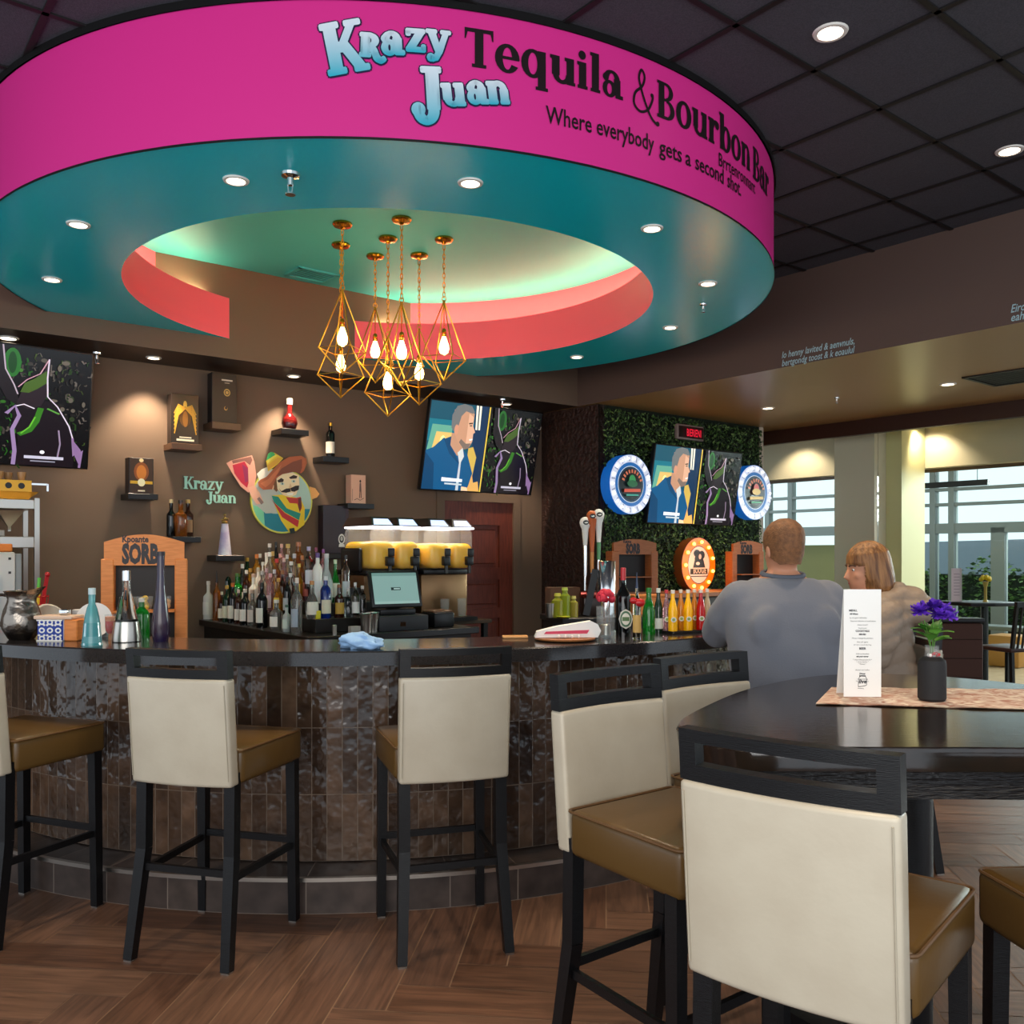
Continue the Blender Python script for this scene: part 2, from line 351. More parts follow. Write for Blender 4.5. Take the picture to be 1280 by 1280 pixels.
def glyph(ch):
    g = G(); w = .168; h = .062
    def stem(x, y0, y1): g.rect(x-w/2, x+w/2, y0, y1)
    def foot(x, y=0, l=.115, r=.115): g.rect(x-l, x+r, y, y+h)
    def flag(x, y): g.poly([(x-.125, y-h), (x-w/2, y-h-.01), (x-w/2+.01, y), (x-.125, y)])
    adv = .56
    if ch == 'T': stem(.29,0,.7); g.rect(.01,.57,.63,.7); g.poly([(.01,.64),(.07,.64),(.03,.5),(.01,.5)]); g.poly([(.51,.64),(.57,.64),(.57,.5),(.55,.5)]); foot(.29,0,.14,.14); adv=.6
    elif ch == 'e': g.arc(.25,.25,.25,.268,.155,.066,0,330); g.rect(.1,.49,.235,.29); adv=.53
    elif ch == 'q': g.arc(.24,.25,.24,.268,.145,.066); stem(.43,-.2,.5); foot(.43,-.22,.13,.13); adv=.6
    elif ch == 'u': stem(.13,.14,.5); flag(.13,.5); g.arc(.27,.17,.205,.18,.125,.075,180,360); stem(.45,0,.5); flag(.45,.5); g.rect(.45,.56,0,h); adv=.59
    elif ch == 'i': stem(.14,0,.5); flag(.14,.5); foot(.14); g.dot(.13,.63,.085); adv=.3
    elif ch == 'l': stem(.14,0,.74); flag(.14,.74); foot(.14); adv=.3
    elif ch == 'a': g.arc(.18,.15,.17,.165,.11,.06); stem(.37,.05,.36); g.arc(.235,.345,.2,.17,.13,.06,0,165); g.dot(.09,.36,.075); g.rect(.33,.52,0,h+.01); adv=.54
    elif ch == 'B': stem(.16,0,.7); g.rect(.03,.3,.645,.7); g.rect(.03,.32,0,h); g.arc(.29,.53,.22,.17,.125,.055,-90,90,12); g.arc(.31,.19,.25,.19,.135,.055,-90,90,12); g.rect(.16,.3,.345,.395); adv=.6
    elif ch == 'o': g.arc(.26,.25,.255,.268,.148,.066); adv=.54
    elif ch == 'r': stem(.14,0,.5); flag(.14,.5); foot(.14); g.arc(.32,.33,.19,.17,.11,.09,70,180,10); g.dot(.37,.41,.085); adv=.46
    elif ch == 'b': stem(.13,0,.74); flag(.13,.74); g.arc(.31,.25,.225,.268,.145,.066); adv=.56
    elif ch == 'n': stem(.14,0,.5); flag(.14,.5); foot(.14,0,.1,.1); g.arc(.3,.31,.215,.2,.125,.08,0,180,12); stem(.4475,0,.32); foot(.45,0,.1,.1); adv=.61
    elif ch == 'K': stem(.16,0,.7); foot(.16,0,.14,.14); foot(.16,.645,.14,.14); g.diag(.26,.3,.55,.7,.1,.1); g.diag(.58,0,.32,.42,.16,.15); g.rect(.46,.68,0,h); g.rect(.42,.66,.645,.7); adv=.68
    elif ch == 'R': stem(.16,0,.52); foot(.16,0,.12,.12); g.arc(.24,.37,.22,.155,.125,.055,-90,90,12); g.rect(.04,.27,.47,.525); g.rect(.2,.28,.215,.27); g.path(spline([(.28,.25),(.38,.12),(.45,-.02),(.55,-.08),(.64,-.02)]),[.12,.12,.12,.12,.12,.12,.12,.12,.12,.12,.12,.12,.12,.12,.11,.11,.1,.1,.1,.1,.09,.09,.09,.08,.08][:25]); adv=.55
    elif ch == 'z': g.rect(.03,.46,.435,.5); g.rect(.03,.47,0,.07); g.diag(.11,.05,.38,.46,.16,.16); g.rect(.03,.1,.37,.5); g.rect(.41,.47,0,.14); adv=.5
    elif ch == 'y': g.diag(.32,-.02,.12,.47,.12,.15); g.path([(.5,.47),(.34,.03),(.24,-.14),(.14,-.18)],[.09,.1,.1,.08]); g.dot(.11,-.14,.075); g.rect(.0,.24,.45,.5); g.rect(.38,.6,.45,.5); adv=.58
    elif ch == 'J': stem(.34,.1,.7); foot(.34,.645,.16,.13); g.arc(.22,.08,.1875,.2,.135,.1,170,360,14); g.dot(.1,.09,.09); adv=.5
    elif ch == '&': g.path(spline([(.66,-.16),(.5,-.06),(.36,.16),(.24,.44),(.21,.6),(.27,.73),(.34,.62),(.28,.44),(.12,.28),(.1,.08),(.24,-.02),(.42,.06),(.52,.24),(.54,.33)],5),.048); g.dot(.66,-.13,.045); g.dot(.52,.34,.04); adv=.68
    return g, adv
def word(s, size, track=0.0):
    V_, F_ = [], []; x = 0
    for ch in s:
        if ch == ' ': x += .26; continue
        g, adv = glyph(ch); o = len(V_); V_ += [((a+x)*size, b_*size) for a, b_ in g.v]; F_ += [tuple(i+o for i in f) for f in g.f]; x += adv+track
    return V_, F_, x*size
def flat(mb, vf, T, c=None, m=0, off=0, thick=0):           # letters onto the local x-z plane, facing -y
    v, f = vf[0], vf[1]
    mb.add([(x, -off-thick, z) for x, z in v], f, m, T, c)
    if thick:
        mb.add([(x, -off-thick, z) for x, z in v]+[(x, -off, z) for x, z in v], [(p[i], p[(i+1) % len(p)], p[(i+1) % len(p)]+len(v), p[i]+len(v)) for p in f for i in range(len(p))], m, T, c)
    return mb
def picture(shapes, sx, sz, step=.0004, mb=None, y0=0):     # painted outlines, later ones in front
    mb = mb or MB()
    for i, (pts, c) in enumerate(shapes):
        c = lin(c) if isinstance(c, str) else c
        mb.add([(x*sx, y0-step*i, z*sz) for x, z in pts], [tuple(range(len(pts)))], 0, None, c)
    return mb
def ell(cx, cy, rx, ry, n=24, a0=0, a1=360): return [(cx+rx*math.cos(math.radians(a0+(a1-a0)*i/n)), cy+ry*math.sin(math.radians(a0+(a1-a0)*i/n))) for i in range(n+(a1-a0 < 360))]
def ribbon(pts, w):
    P = [Vector(p) for p in pts]; a, b_ = [], []
    for i, p in enumerate(P):
        t = (P[min(i+1, len(P)-1)]-P[max(i-1, 0)]).normalized(); q = Vector((-t.y, t.x))*w/2; a.append(tuple(p+q)); b_.append(tuple(p-q))
    return a+b_[::-1]
# ================================================================== THE SETTING
# floor: herringbone planks, turned a few degrees
mb = MB(); mb.uv = []
Lp, Wp, gp = .9, .18, .0025
rot = Matrix.Rotation(math.radians(-6), 4, 'Z'); rng = random.Random(3)
def inroom(p): return (-6 < p[0] < 7 and -.5 < p[1] < 11.5 and (Vector((p[0], p[1], 0))-GL).dot(U) < -.02)
tones = ['#694B3A', '#614332', '#6D4F3D', '#5D4030', '#664939', '#604435']
for i in range(-70, 80):
    for j in range(-14, 16):
        ox, oy = i*Wp+j*Lp, i*Wp-j*Lp
        for x0, x1, y0, y1, hor in ((0, Lp, 0, Wp, 1), (Lp, Lp+Wp, Wp-Lp, Wp, 0)):
            cx, cy = ox+(x0+x1)/2, oy+(y0+y1)/2
            c = rot @ Vector((cx, cy, 0))
            if not inroom(c): continue
            q = [rot @ Vector((ox+a, oy+b_, 0)) for a, b_ in ((x0+gp, y0+gp), (x1-gp, y0+gp), (x1-gp, y1-gp), (x0+gp, y1-gp))]
            t = lin(rng.choice(tones)); k = rng.uniform(.82, 1.02)
            mb.add(q, [(0,1,2,3)], 0, None, tuple(a*k for a in t))
            du, dv = rng.random()*20, rng.random()*20
            uvs = [(0, 0), (Lp, 0), (Lp, Wp), (0, Wp)] if hor else [(0, Wp), (0, 0), (Lp, 0), (Lp, Wp)]
            mb.uv += [(a+du, b_+dv) for a, b_ in uvs]
P0, P1 = GL-V*9, GL+V*9
mb.add([(-6,-.5,-.002), (P1.x, P1.y, -.002), (P0.x, P0.y, -.002), (-6, 11, -.002)], [(0,1,2,3)], 1); mb.uv += [(0,0)]*4
struct(mb.build('floor', [M['plank'], M['grout']], smooth=0))
A, B = GL-V*9, GL+V*9
mb = MB(); mb.add([(A.x,A.y,0),(B.x,B.y,0),(*(B+U*5.5)[:2],0),(*(A+U*5.5)[:2],0)], [(0,1,2,3)])
struct(mb.build('floor_corridor', M['corfloor']))
# main ceiling with its bars
mb = MB(); mb.box(-6.5, 9, -1.5, 11, ZC, ZC+.05); struct(mb.build('ceiling', M['tile']))
mb = MB(); g0 = Vector((.913, 3.653, 0)); S = .555
for i in range(-16, 17):
    for D, Nn in ((U, V), (V, U)):
        c = g0+Nn*(i*S); a, b_ = c-D*8, c+D*8
        def clip(p, q):
            t0, t1 = 0, 1
            for k, lo, hi in ((0, -6.4, 8.9), (1, -1.4, 10.9)):
                d = q[k]-p[k]
                if abs(d) < 1e-9: continue
                ta, tb = sorted(((lo-p[k])/d, (hi-p[k])/d)); t0 = max(t0, ta); t1 = min(t1, tb)
            return (p+(q-p)*t0, p+(q-p)*t1) if t1 > t0 else None
        r = clip(a, b_)
        if r: mb.sbar((r[0].x, r[0].y, ZC-.004), (r[1].x, r[1].y, ZC-.004), .026, .008)
struct(mb.build('ceiling_grid', M['tbar']))
# lowered ceilings: box from ZL up, behind the header (right) and behind the bulkhead (back)
def up(P, z): return (P.x, P.y, z)
h0, h1, h2, h3 = HD, HD+V*6, HD+V*6+U*4.12, HD+U*4.12
T0 = [HD, HD+V*6.5, GL+V*4.4+U*.05, GL-V*3.2+U*.05, HD-V*1.3]
mb = MB(); mb.prism([(p.x, p.y) for p in T0], ZL, ZC, 0)
mb.m = [1 if i == 0 else 0 for i in range(len(mb.f))]
struct(mb.build('ceiling_dining', [M['header'], M['lowceil']]))
bl = BK-U*6; br = HD-U*.0; bd = Vector((-V.x, -V.y, 0))*1.05
mb = MB(); pts = [bl, br, br+bd*.92, bl+bd]
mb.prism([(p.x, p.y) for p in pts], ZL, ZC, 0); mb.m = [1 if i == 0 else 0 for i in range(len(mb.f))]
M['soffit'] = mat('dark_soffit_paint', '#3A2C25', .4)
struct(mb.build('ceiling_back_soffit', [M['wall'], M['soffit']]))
# walls
def wallslab(name, a, b_, z0, z1, nrm, m, th=.08):
    mb = MB(); q = nrm*(-th); mb.prism([(a.x,a.y),(b_.x,b_.y),(b_.x+q.x,b_.y+q.y),(a.x+q.x,a.y+q.y)], z0, z1); return struct(mb.build(name, m))
corner = onplane(677, 600, BW, U); corner.z = 0
dl, dr = onplane(553, 622, BW, U), onplane(643, 625, BW, U)
ZD = dl.z
wallslab('wall_back', BW-U*6, Vector((dl.x,dl.y,0)), 0, ZL, V, M['wall'])
wallslab('wall_back_corner', Vector((dr.x,dr.y,0)), corner+U*.1, 0, ZL, V, M['wall'])
wallslab('wall_back_over_door', Vector((dl.x,dl.y,0)), Vector((dr.x,dr.y,0)), ZD, ZL, V, M['wall'])
wallslab('wall_return', corner, GW, 0, ZL, -U, M['reptile'])
GE = GW+U*2.55
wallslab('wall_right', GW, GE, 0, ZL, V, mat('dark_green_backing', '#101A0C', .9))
# door: leaf with rails and sunken panels, casing
door = bpy.data.objects.new('door_1', None); COL.objects.link(door); door.location = (dl.x, dl.y, 0); door.rotation_euler = (0,0,RU); door['kind'] = 'structure'
wd = (dr-dl).length*.999; wd = math.hypot(dr.x-dl.x, dr.y-dl.y)
mb = MB(); mb.box(.01, wd-.01, .035, .06, 0, ZD-.01)
st = .17
for x0, x1 in ((.01, .01+st), (wd-.01-st, wd-.01)): mb.box(x0, x1, .01, .036, 0, ZD-.01)
zs = [.0, .24, .50, .60, .86, .96, 1.24, 1.36, 1.62+.16, ZD-.01]
for k in range(0, len(zs)-1, 2): mb.box(.01+st, wd-.01-st, .01, .036, zs[k], zs[k+1])
for k in range(1, len(zs)-1, 2):
    mb.rbox(.05+st, wd-.05-st, .022, .037, zs[k]+.04, zs[k+1]-.04, .008, 1)
mb.build('door_leaf', M['doorwood'], door)
mb = MB(); mb.cyl((.07, .0, 1.0), (.07, -.05, 1.0), .022); mb.cyl((.07, -.05, 1.0), (.19, -.05, 1.0), .011); mb.build('door_handle', M['steel'], door)
mb = MB(); mb.box(-.07, .018, -.015, .0095, 0, ZD+.07); mb.box(wd-.018, wd+.07, -.015, .0095, 0, ZD+.07); mb.box(.018, wd-.018, -.015, .0095, ZD-.025, ZD+.07); mb.box(-.05, wd+.05, .062, .12, 0, ZD+.05)
mb.build('door_frame', M['wall'], door)
# foliage on the wall
mb = MB(); rng = random.Random(11); greens = [lin(c) for c in ('#2E4A1E', '#1B2E12', '#496B2C', '#27401B', '#6B8748', '#14230E')]
Tg = Matrix.Translation(GW) @ Matrix.Rotation(TH, 4, 'Z')
for i in range(15000):
    x, z = rng.uniform(.03, 2.53), rng.uniform(.9, ZL-.04); s = rng.uniform(.012, .026); a = rng.uniform(0, 2*PI); d = rng.uniform(.03, .065)
    tx, tz = rng.uniform(-.8, .8), rng.uniform(-.8, .8)
    R = Matrix.Translation((x, -d, z)) @ Matrix.Rotation(tx, 4, 'Z') @ Matrix.Rotation(tz, 4, 'X') @ Matrix.Rotation(a, 4, 'Y')
    mb.add([(-s,0,0),(0,-.004,-s*.5),(s,0,0),(0,-.004,s*.5)], [(0,1,2,3)], 0, Tg @ R, rng.choice(greens))
o = mb.build('wall_foliage', M['leaf'], smooth=0); tag(o, 'dense dark green artificial leaves covering the wall behind the screen and round signs', 'foliage', kind='stuff')
# glass partition: panes, top beam, end post; all along V through GL
def gp_(t): return GL+V*t
ta = (gp_(0)-Vector((3.04,10.68,0)))
mb = MB(); mb.box(-1.75, 4.3, -.04, .04, ZL-.16, ZL-.001, 0, Matrix.Translation(GL) @ Matrix.Rotation(RV, 4, 'Z')); struct(mb.build('trim_1', mat('dark_mahogany_beam', '#33190F', .4)))
def tt(px): 
    p = onplane(px, 600, GL, V); return (Vector((p.x,p.y,0))-GL).dot(V)
seams = [-1.62, tt(1097), tt(1200)+1.0, 4.2]
for k in range(3):
    w = bpy.data.objects.new('window_%d' % (k+1), None); COL.objects.link(w); w.location = GL; w.rotation_euler = (0,0,RV); w['kind'] = 'structure'
    MB().box(seams[k]+.004, seams[k+1]-.004, -.006, .006, .02, ZL-.16).build('pane', M['pane'], w)
    MB().box(seams[k], seams[k+1], -.02, .02, 0, .02).build('bottom_rail', M['steel'], w)
MB().box(-1.74, -1.62, -.05, .05, 0, ZL-.001, 0, Matrix.Translation(GL) @ Matrix.Rotation(RV, 4, 'Z')).build('trim_2', M['alu']); struct(bpy.data.objects['trim_2'])
wallslab('wall_partition_end', GE, GL-V*1.74, 0, ZL, -U, M['taupe'])
# corridor beyond the glass: soffit, headers, columns, exterior glazing
TC = Matrix.Translation(GL) @ Matrix.Rotation(RV, 4, 'Z')      # local x along V, local y along U (away)
mb = MB(); mb.box(-4.5, 5, .06, 1.3, 2.98, 3.05, 0, TC); struct(mb.build('ceiling_corridor', M['beige']))
mb = MB(); mb.box(-4.5, 5, 1.3, 1.45, 2.50, 4.6, 0, TC); struct(mb.build('wall_corridor_header', M['beige']))
mb = MB(); mb.box(-4.5, 5, 1.45, 1.47, 2.46, 2.52, 0, TC); struct(mb.build('trim_3', mat('brown_metal_trim', '#5E4A38', .4)))
mb = MB(); mb.box(-4.5, 5, 1.46, 6, 4.6, 4.65, 0, TC); struct(mb.build('ceiling_atrium', mat('gray_soffit', '#6B6A66', .6)))
def column(name, px0, px1, y0, y1, m):
    a = onplane(px0, 600, GL+U*y0, V); b_ = onplane(px1, 600, GL+U*y0, V)
    x0, x1 = sorted(((Vector((p.x,p.y,0))-GL).dot(V)) for p in (a, b_))
    mb = MB(); mb.box(x0, x1, y0, y1, 0, 2.98, 0, TC); return struct(mb.build(name, m))
column('wall_column', 1043, 1093, .5, 1.2, [M['taupe']])
column('wall_column_lit_side', 1093, 1127, .75, 1.28, mat('yellow_lit_side', '#D6CE9C', .6))  # lit side of the column, its light put into the yellow colour
mb = MB(); mb.box(-4.4, -.9, 2.2, 2.3, 0, 1.62, 0, TC); struct(mb.build('wall_corridor_low', M['olive']))
# exterior glazing 5.3 m beyond
win = bpy.data.objects.new('window_4', None); COL.objects.link(win); win.location = GL+U*5.3; win.rotation_euler = (0,0,RV); win['kind'] = 'structure'
mb = MB()
for z, hgt in ((1.9, .16), (2.28, .05), (2.52, .05), (2.95, .05), (4.55, .1), (.06, .12)): mb.box(-6.5, 6, -.06, .06, z-hgt/2, z+hgt/2)
for x in (-6.4, -5.2, -4.7, -3.6, -3.0, -2.75, -2.05, -1.75, .25, .7, 2.2, 2.5, 4.4): mb.box(x-.045, x+.045, -.07, .07, 0, 4.6)
mb.build('window_frame', M['alu'], win)
MB().box(-6.5, 6, -.004, .004, 0, 4.5).build('pane', M['pane'], win)
MB().box(-1.15, -.95, -.06, .06, 0, 1.9).box(1.2,1.6,-.06,.06,0,1.9).build('door_post', M['alu'], win)
# outdoors
mb = MB(); mb.box(-14, 16, 5.6, 30, -.1, -.02, 0, TC); struct(mb.build('ground', mat('gray_paving', '#7E7F7C', .9)))
mb = MB(); rng = random.Random(5)
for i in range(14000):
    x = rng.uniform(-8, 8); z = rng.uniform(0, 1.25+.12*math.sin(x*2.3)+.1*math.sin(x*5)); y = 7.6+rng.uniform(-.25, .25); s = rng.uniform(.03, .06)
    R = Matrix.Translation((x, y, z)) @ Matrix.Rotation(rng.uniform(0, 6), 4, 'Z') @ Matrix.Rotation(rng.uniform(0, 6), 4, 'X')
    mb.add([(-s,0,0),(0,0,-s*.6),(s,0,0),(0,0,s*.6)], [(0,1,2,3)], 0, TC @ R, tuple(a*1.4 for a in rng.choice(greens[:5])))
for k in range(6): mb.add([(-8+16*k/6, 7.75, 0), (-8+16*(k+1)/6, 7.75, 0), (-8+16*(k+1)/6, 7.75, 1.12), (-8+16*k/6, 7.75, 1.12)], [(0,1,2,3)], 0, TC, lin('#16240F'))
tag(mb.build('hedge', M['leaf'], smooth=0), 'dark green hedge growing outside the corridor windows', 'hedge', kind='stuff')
mb = MB(); mb.add([(-16,26,1.9),(-5,26,2.1),(-2,26,2.7),(2,26,2.3),(6,26,2.9),(9,26,2.4),(18,26,2.2),(18,26,-.1),(-16,26,-.1),
  (-16,29,1.9),(-5,29,2.1),(-2,29,2.7),(2,29,2.3),(6,29,2.9),(9,29,2.4),(18,29,2.2),(18,29,-.1),(-16,29,-.1)], [(0,1,2,3,4,5,6,7,8),(17,16,15,14,13,12,11,10,9)]+[(i,i+9,(i+1)%9+9,(i+1)%9) for i in range(9)], 0, TC)
tag(mb.build('distant_building', mat('gray_roof', '#7D8790', .9)), 'gray pitched-roof building far outside the corridor windows', 'building')

# ================================================================== ROUND CANOPY
CC = Vector((-.74, 5.775, 0)); RO, RI = 2.33, 1.63
can = thing('ceiling_canopy', 'big round magenta canopy with teal underside hanging from the dark ceiling', 'canopy')
def ring(name, prof, m, par=can, n=160, uvs=False):
    mb = MB(); mb.lathe(prof, n, 0, Matrix.Translation(CC), cap=False)
    b = bmesh.new(); vs = [b.verts.new(v) for v in mb.v]; [b.faces.new([vs[i] for i in f]) for f in mb.f]
    bmesh.ops.bisect_plane(b, geom=b.verts[:]+b.edges[:]+b.faces[:], plane_co=(BK.x, BK.y, 0), plane_no=(-V.x, -V.y, 0), clear_outer=True)
    o = MB(); o.bm(b); return o.build(name, m, par)
ring('fascia', [(RO, ZR), (RO, ZC-.03)], M['pink'])
ring('top_trim', [(RO+.012, ZC-.035), (RO+.012, ZC-.001), (RO-.05, ZC-.001)], M['black_trim'])
ring('edge_trim', [(RO+.004, ZR-.006), (RO+.004, ZR+.004)], M['black_trim'])
ring('underside', [(RI, ZR), (RO+.004, ZR-.001)], M['teal'])
ring('inner_rim', [(RI, ZR), (RI, ZR+.30), (RI+.04, ZR+.30), (RI+.16, ZR+.30), (RI+.24, ZR+.32), (RI+.24, ZC-.02)], M['coral'])
ring('inner_ceiling', [(1e-4, ZC-.025), (RI+.24, ZC-.025)], M['green_teal'])
M['cove'] = mat('cove_led_strip', '#FFF6C0', .4, emit='#FFEFB8', es=17)
cv = ring('cove_light', [(RI+.055, ZR+.302), (RI+.095, ZR+.302), (RI+.095, ZR+.314), (RI+.055, ZR+.314), (RI+.055, ZR+.302)], M['cove'])
# lettering of the band
def onband(vf, s0, z0, mb, off=.004, c=None, shear=0, ang=0):
    ca, sa = math.cos(ang), math.sin(ang); vs = []
    for x, y in vf[0]:
        x, y = x*ca-y*sa, x*sa+y*ca
        a = (s0+x)/RO; r = RO+off; vs.append((CC.x+r*math.sin(a), CC.y-r*math.cos(a), z0+y))
    mb.add(vs, vf[1], 0, None, c)
zb = HC+1.895
def fit(s, size, width, track=0): v, f, w = word(s, size, track); k = width/w; return [(x*k, y) for x, y in v], f
sz = .218
for w_, s0, wd_, zz, q in (('Tequila', .557, .715, zb+.015, 1), ('&', 1.305, .165, zb, 1.1), ('Bourbon', 1.455, .815, zb+.002, 1.05), ('Bar', 2.296, .33, zb-.01, 1.05)):
    mb = MB(); onband(fit(w_, sz*q, wd_), s0, zz, mb); mb.build('title_word' if w_ != '&' else 'ampersand', M['ink'], can)
def line(txt, size, bold, s0, width, z, nm):
    mb = MB(); v, f = text_geo(txt, size, bold); w = max(p[0] for p in v); onband(([(x*width/w, y) for x, y in v], f), s0, z, mb); mb.build(nm, M['ink'], can)
line('Where everybody', .1, .0012, .898, .545, HC+1.738, 'tagline_words'); line('gets', .1, .0012, 1.475, .145, HC+1.738, 'tagline_words'); line('a', .1, .0012, 1.645, .04, HC+1.738, 'tagline_words'); line('second', .1, .0012, 1.715, .24, HC+1.738, 'tagline_words'); line('shot.', .1, .0012, 1.99, .15, HC+1.738, 'tagline_words')
line('Brrtenronnant', .09, .0005, 1.905, .43, HC+1.812, 'small_lettering')
def bubble(mbf, mbo, ch, s, z, sx, sy, ang, o_=.005, fat=.011):
    g, adv = glyph(ch); y0 = min(p[1] for p in g.v); y1 = max(p[1] for p in g.v)
    base = ([(x*sx, y*sy) for x, y in g.v], g.f)
    for k in range(8):
        dx, dy = math.cos(k*PI/4), math.sin(k*PI/4)
        onband(([(x+dx*fat, y+dy*fat) for x, y in base[0]], base[1]), s, z, mbo, .003, None, 0, ang)
        def col(co, z0=z+y0*sy, z1=z+y1*sy):
            t = min(1, max(0, (co[2]-z0)/(z1-z0+1e-6))); a, b_ = lin('#27B4CC'), lin('#E4EFF8')
            return tuple(a[i]*(1-t)+b_[i]*t for i in range(3))
        onband(([(x+dx*o_, y+dy*o_) for x, y in base[0]], base[1]), s, z, mbf, .006, col, 0, ang)
for grp in ([('K', .035, 3.335, .235, .275, .2), ('R', .15, 3.415, .155, .165, -.03), ('a', .24, 3.425, .16, .165, .05), ('z', .33, 3.445, .155, .165, .02), ('y', .41, 3.45, .15, .165, 0)],
            [('J', .355, 3.195, .25, .265, .06), ('u', .475, 3.245, .155, .165, .12), ('a', .575, 3.265, .155, .165, .12), ('n', .655, 3.275, .155, .165, .14)]):
    f_, o_ = MB(), MB()
    for g_ in grp: bubble(f_, o_, *g_)
    part_label(o_.build('letter_outline', basemat('#1A1740'), can), 'navy outline'); part_label(f_.build('bubble_lettering', M['paint'], can), 'white to blue bubble letters')

# ================================================================== DOWNLIGHTS, SPRINKLERS, VENTS
def downlight(p, label, power=0, r=.07, group=None, target=None, cone=1.6, color=(1, .80, .58), blend=.6, name='downlight', es=None):
    t = thing(name, label, 'ceiling light', p, 0, group)
    MB().lathe([(r*.78, -.001), (r*.8, -.008), (r*1.05, -.007), (r*1.12, 0)], 24, cap=False).build('trim_ring', M['lensring'], t)
    MB().lathe([(1e-5, -.003), (r*.8, -.003)], 24, cap=False).build('lens', M['lens'], t)
    if power:
        l = lamp_data('spot', 'SPOT', power, color, spot_size=cone, spot_blend=blend, shadow_soft_size=.04)
        place_light(l, (0,0,-.02), (0,0,-2) if target is None else (Vector(target)-Vector(p)), t)
    return t
W9 = [((98,280), 'at its outer edge nearest the big dark television'), ((65,349), 'furthest back beside the bulkhead, above the television'), ((295,225), 'beside the chrome sprinkler'),
      ((588,228), ''), ((815,285), 'below the tagline lettering'), ((885,354), 'beside the small sprinkler'), ((838,409), 'behind the small sprinkler'), ((721,446), 'above the split-screen television')]
W9[3] = ((588,228), 'nearest the brass pendants, below the bubble lettering')
for (px, py), wh in W9:
    downlight(onz(px, py, ZR), 'recessed white downlight in teal canopy underside, '+wh, 34, .05, 'downlights in the canopy', name='canopy_downlight')
for (px, py), wh, pw in (((1038,40), 'bright recessed downlight in the dark tiles nearest the magenta canopy', 60), ((1262,188), 'recessed downlight in the dark tiles furthest from the canopy, above the header', 60)):
    downlight(onz(px, py, ZC), wh, pw, .064, 'downlights in the dark ceiling', name='ceiling_downlight')
for i, (x, y) in enumerate(((-1.9, 2.2), (.2, 1.2), (1.5, .9), (-.6, .2))):  # extra downlights added out of frame to light the foreground
    downlight((x, y, ZC), 'added downlight out of frame, lighting the stools and table', 62, .064, 'added downlights above the stools', name='ceiling_downlight')
for (px, py), wh in (((960,510), 'above the far round blue sign'), ((1185,480), 'beside the black ceiling vent')):
    p = onz(px, py, ZL); downlight(p, 'warm recessed downlight in the bronze lowered ceiling, '+wh, 40, .062, 'downlights in the lowered ceiling')
for (px, py), wh in (((192,447), 'above the boxed bottles'), ((367,470), 'above the round red bottle'), ((633,505), 'above the split-screen television')):
    p = onz(px, py, ZL); downlight(p, 'small warm downlight under the dark soffit, '+wh, 60, .05, 'downlights under the back soffit', target=(p.x-V.x*.16, p.y-V.y*.16, 1.2), cone=1.5)
for k, s in enumerate((-2.3, -3.8)):
    p = BK+U*s-V*.26; p.z = ZL; downlight(p, 'small warm downlight under the dark soffit beyond the dark television', 18, .06, 'downlights under the back soffit')
def corr(px, py, wh):
    p = onz(px, py, 2.98); downlight(p, 'corridor downlight beyond the glass partition, '+wh, 30, .065, 'corridor downlights', target=(p.x+U.x*.7, p.y+U.y*.7, 1.6), cone=1.9)
corr(983, 548, 'nearest the foliage wall'); corr(1150, 530, 'nearest the pale column side')
def sprinkler(p, label, s=1):
    t = thing('sprinkler_head', label, 'sprinkler', p)
    MB().lathe([(.04*s, 0), (.038*s, -.012*s), (.014*s, -.02*s), (.012*s, -.05*s)], 16).build('escutcheon', M['chrome'], t)
    mb = MB(); mb.sbar((-.012*s,0,-.045*s), (-.006*s,0,-.085*s), .005*s, .005*s).sbar((.012*s,0,-.045*s), (.006*s,0,-.085*s), .005*s, .005*s); mb.build('frame_arms', M['chrome'], t)
    MB().lathe([(.022*s, -.085*s), (.022*s, -.09*s)], 12).build('deflector', M['chrome'], t)
sprinkler(onz(363, 217, ZR), 'chrome sprinkler head hanging under the teal canopy')
sprinkler(onz(879, 380, ZR), 'small sprinkler head under the rear edge of the teal canopy', .6)
sprinkler(onz(121, 441, ZL), 'white sprinkler head under the dark soffit beside the dark television', .9)
sprinkler(onz(628, 499, ZL), 'white sprinkler head under the soffit above the split-screen television', .9)
sprinkler(onz(1046, 497, ZL), 'small pale sprinkler in the bronze lowered ceiling', .6)
def vent(p, sx, sy, label, n=7, rz=RU, m=None):
    t = thing('ceiling_vent', label, 'vent', p, rz)
    mb = MB(); mb.box(-sx, sx, -sy, -sy+.03, -.012, 0).box(-sx, sx, sy-.03, sy, -.012, 0).box(-sx, -sx+.03, -sy, sy, -.012, 0).box(sx-.03, sx, -sy, sy, -.012, 0); mb.build('vent_frame', m or M['green_teal'], t)
    mb = MB()
    for i in range(n):
        y = -sy+.04+(2*sy-.08)*i/(n-1); mb.sbar((-sx+.03, y, -.006), (sx-.03, y, -.006), .012, .002)
    mb.build('louvres', m or M['green_teal'], t)
    MB().box(-sx+.02, sx-.02, -sy+.02, sy-.02, -.003, -.001).build('duct_opening', M['black'], t)
vent(onz(390, 343, ZC-.025), .17, .13, 'teal painted air vent in the round inner ceiling')
vent(onz(1290, 467, ZL), .42, .3, 'large black air vent in the bronze lowered ceiling', 10, RV, M['black'])
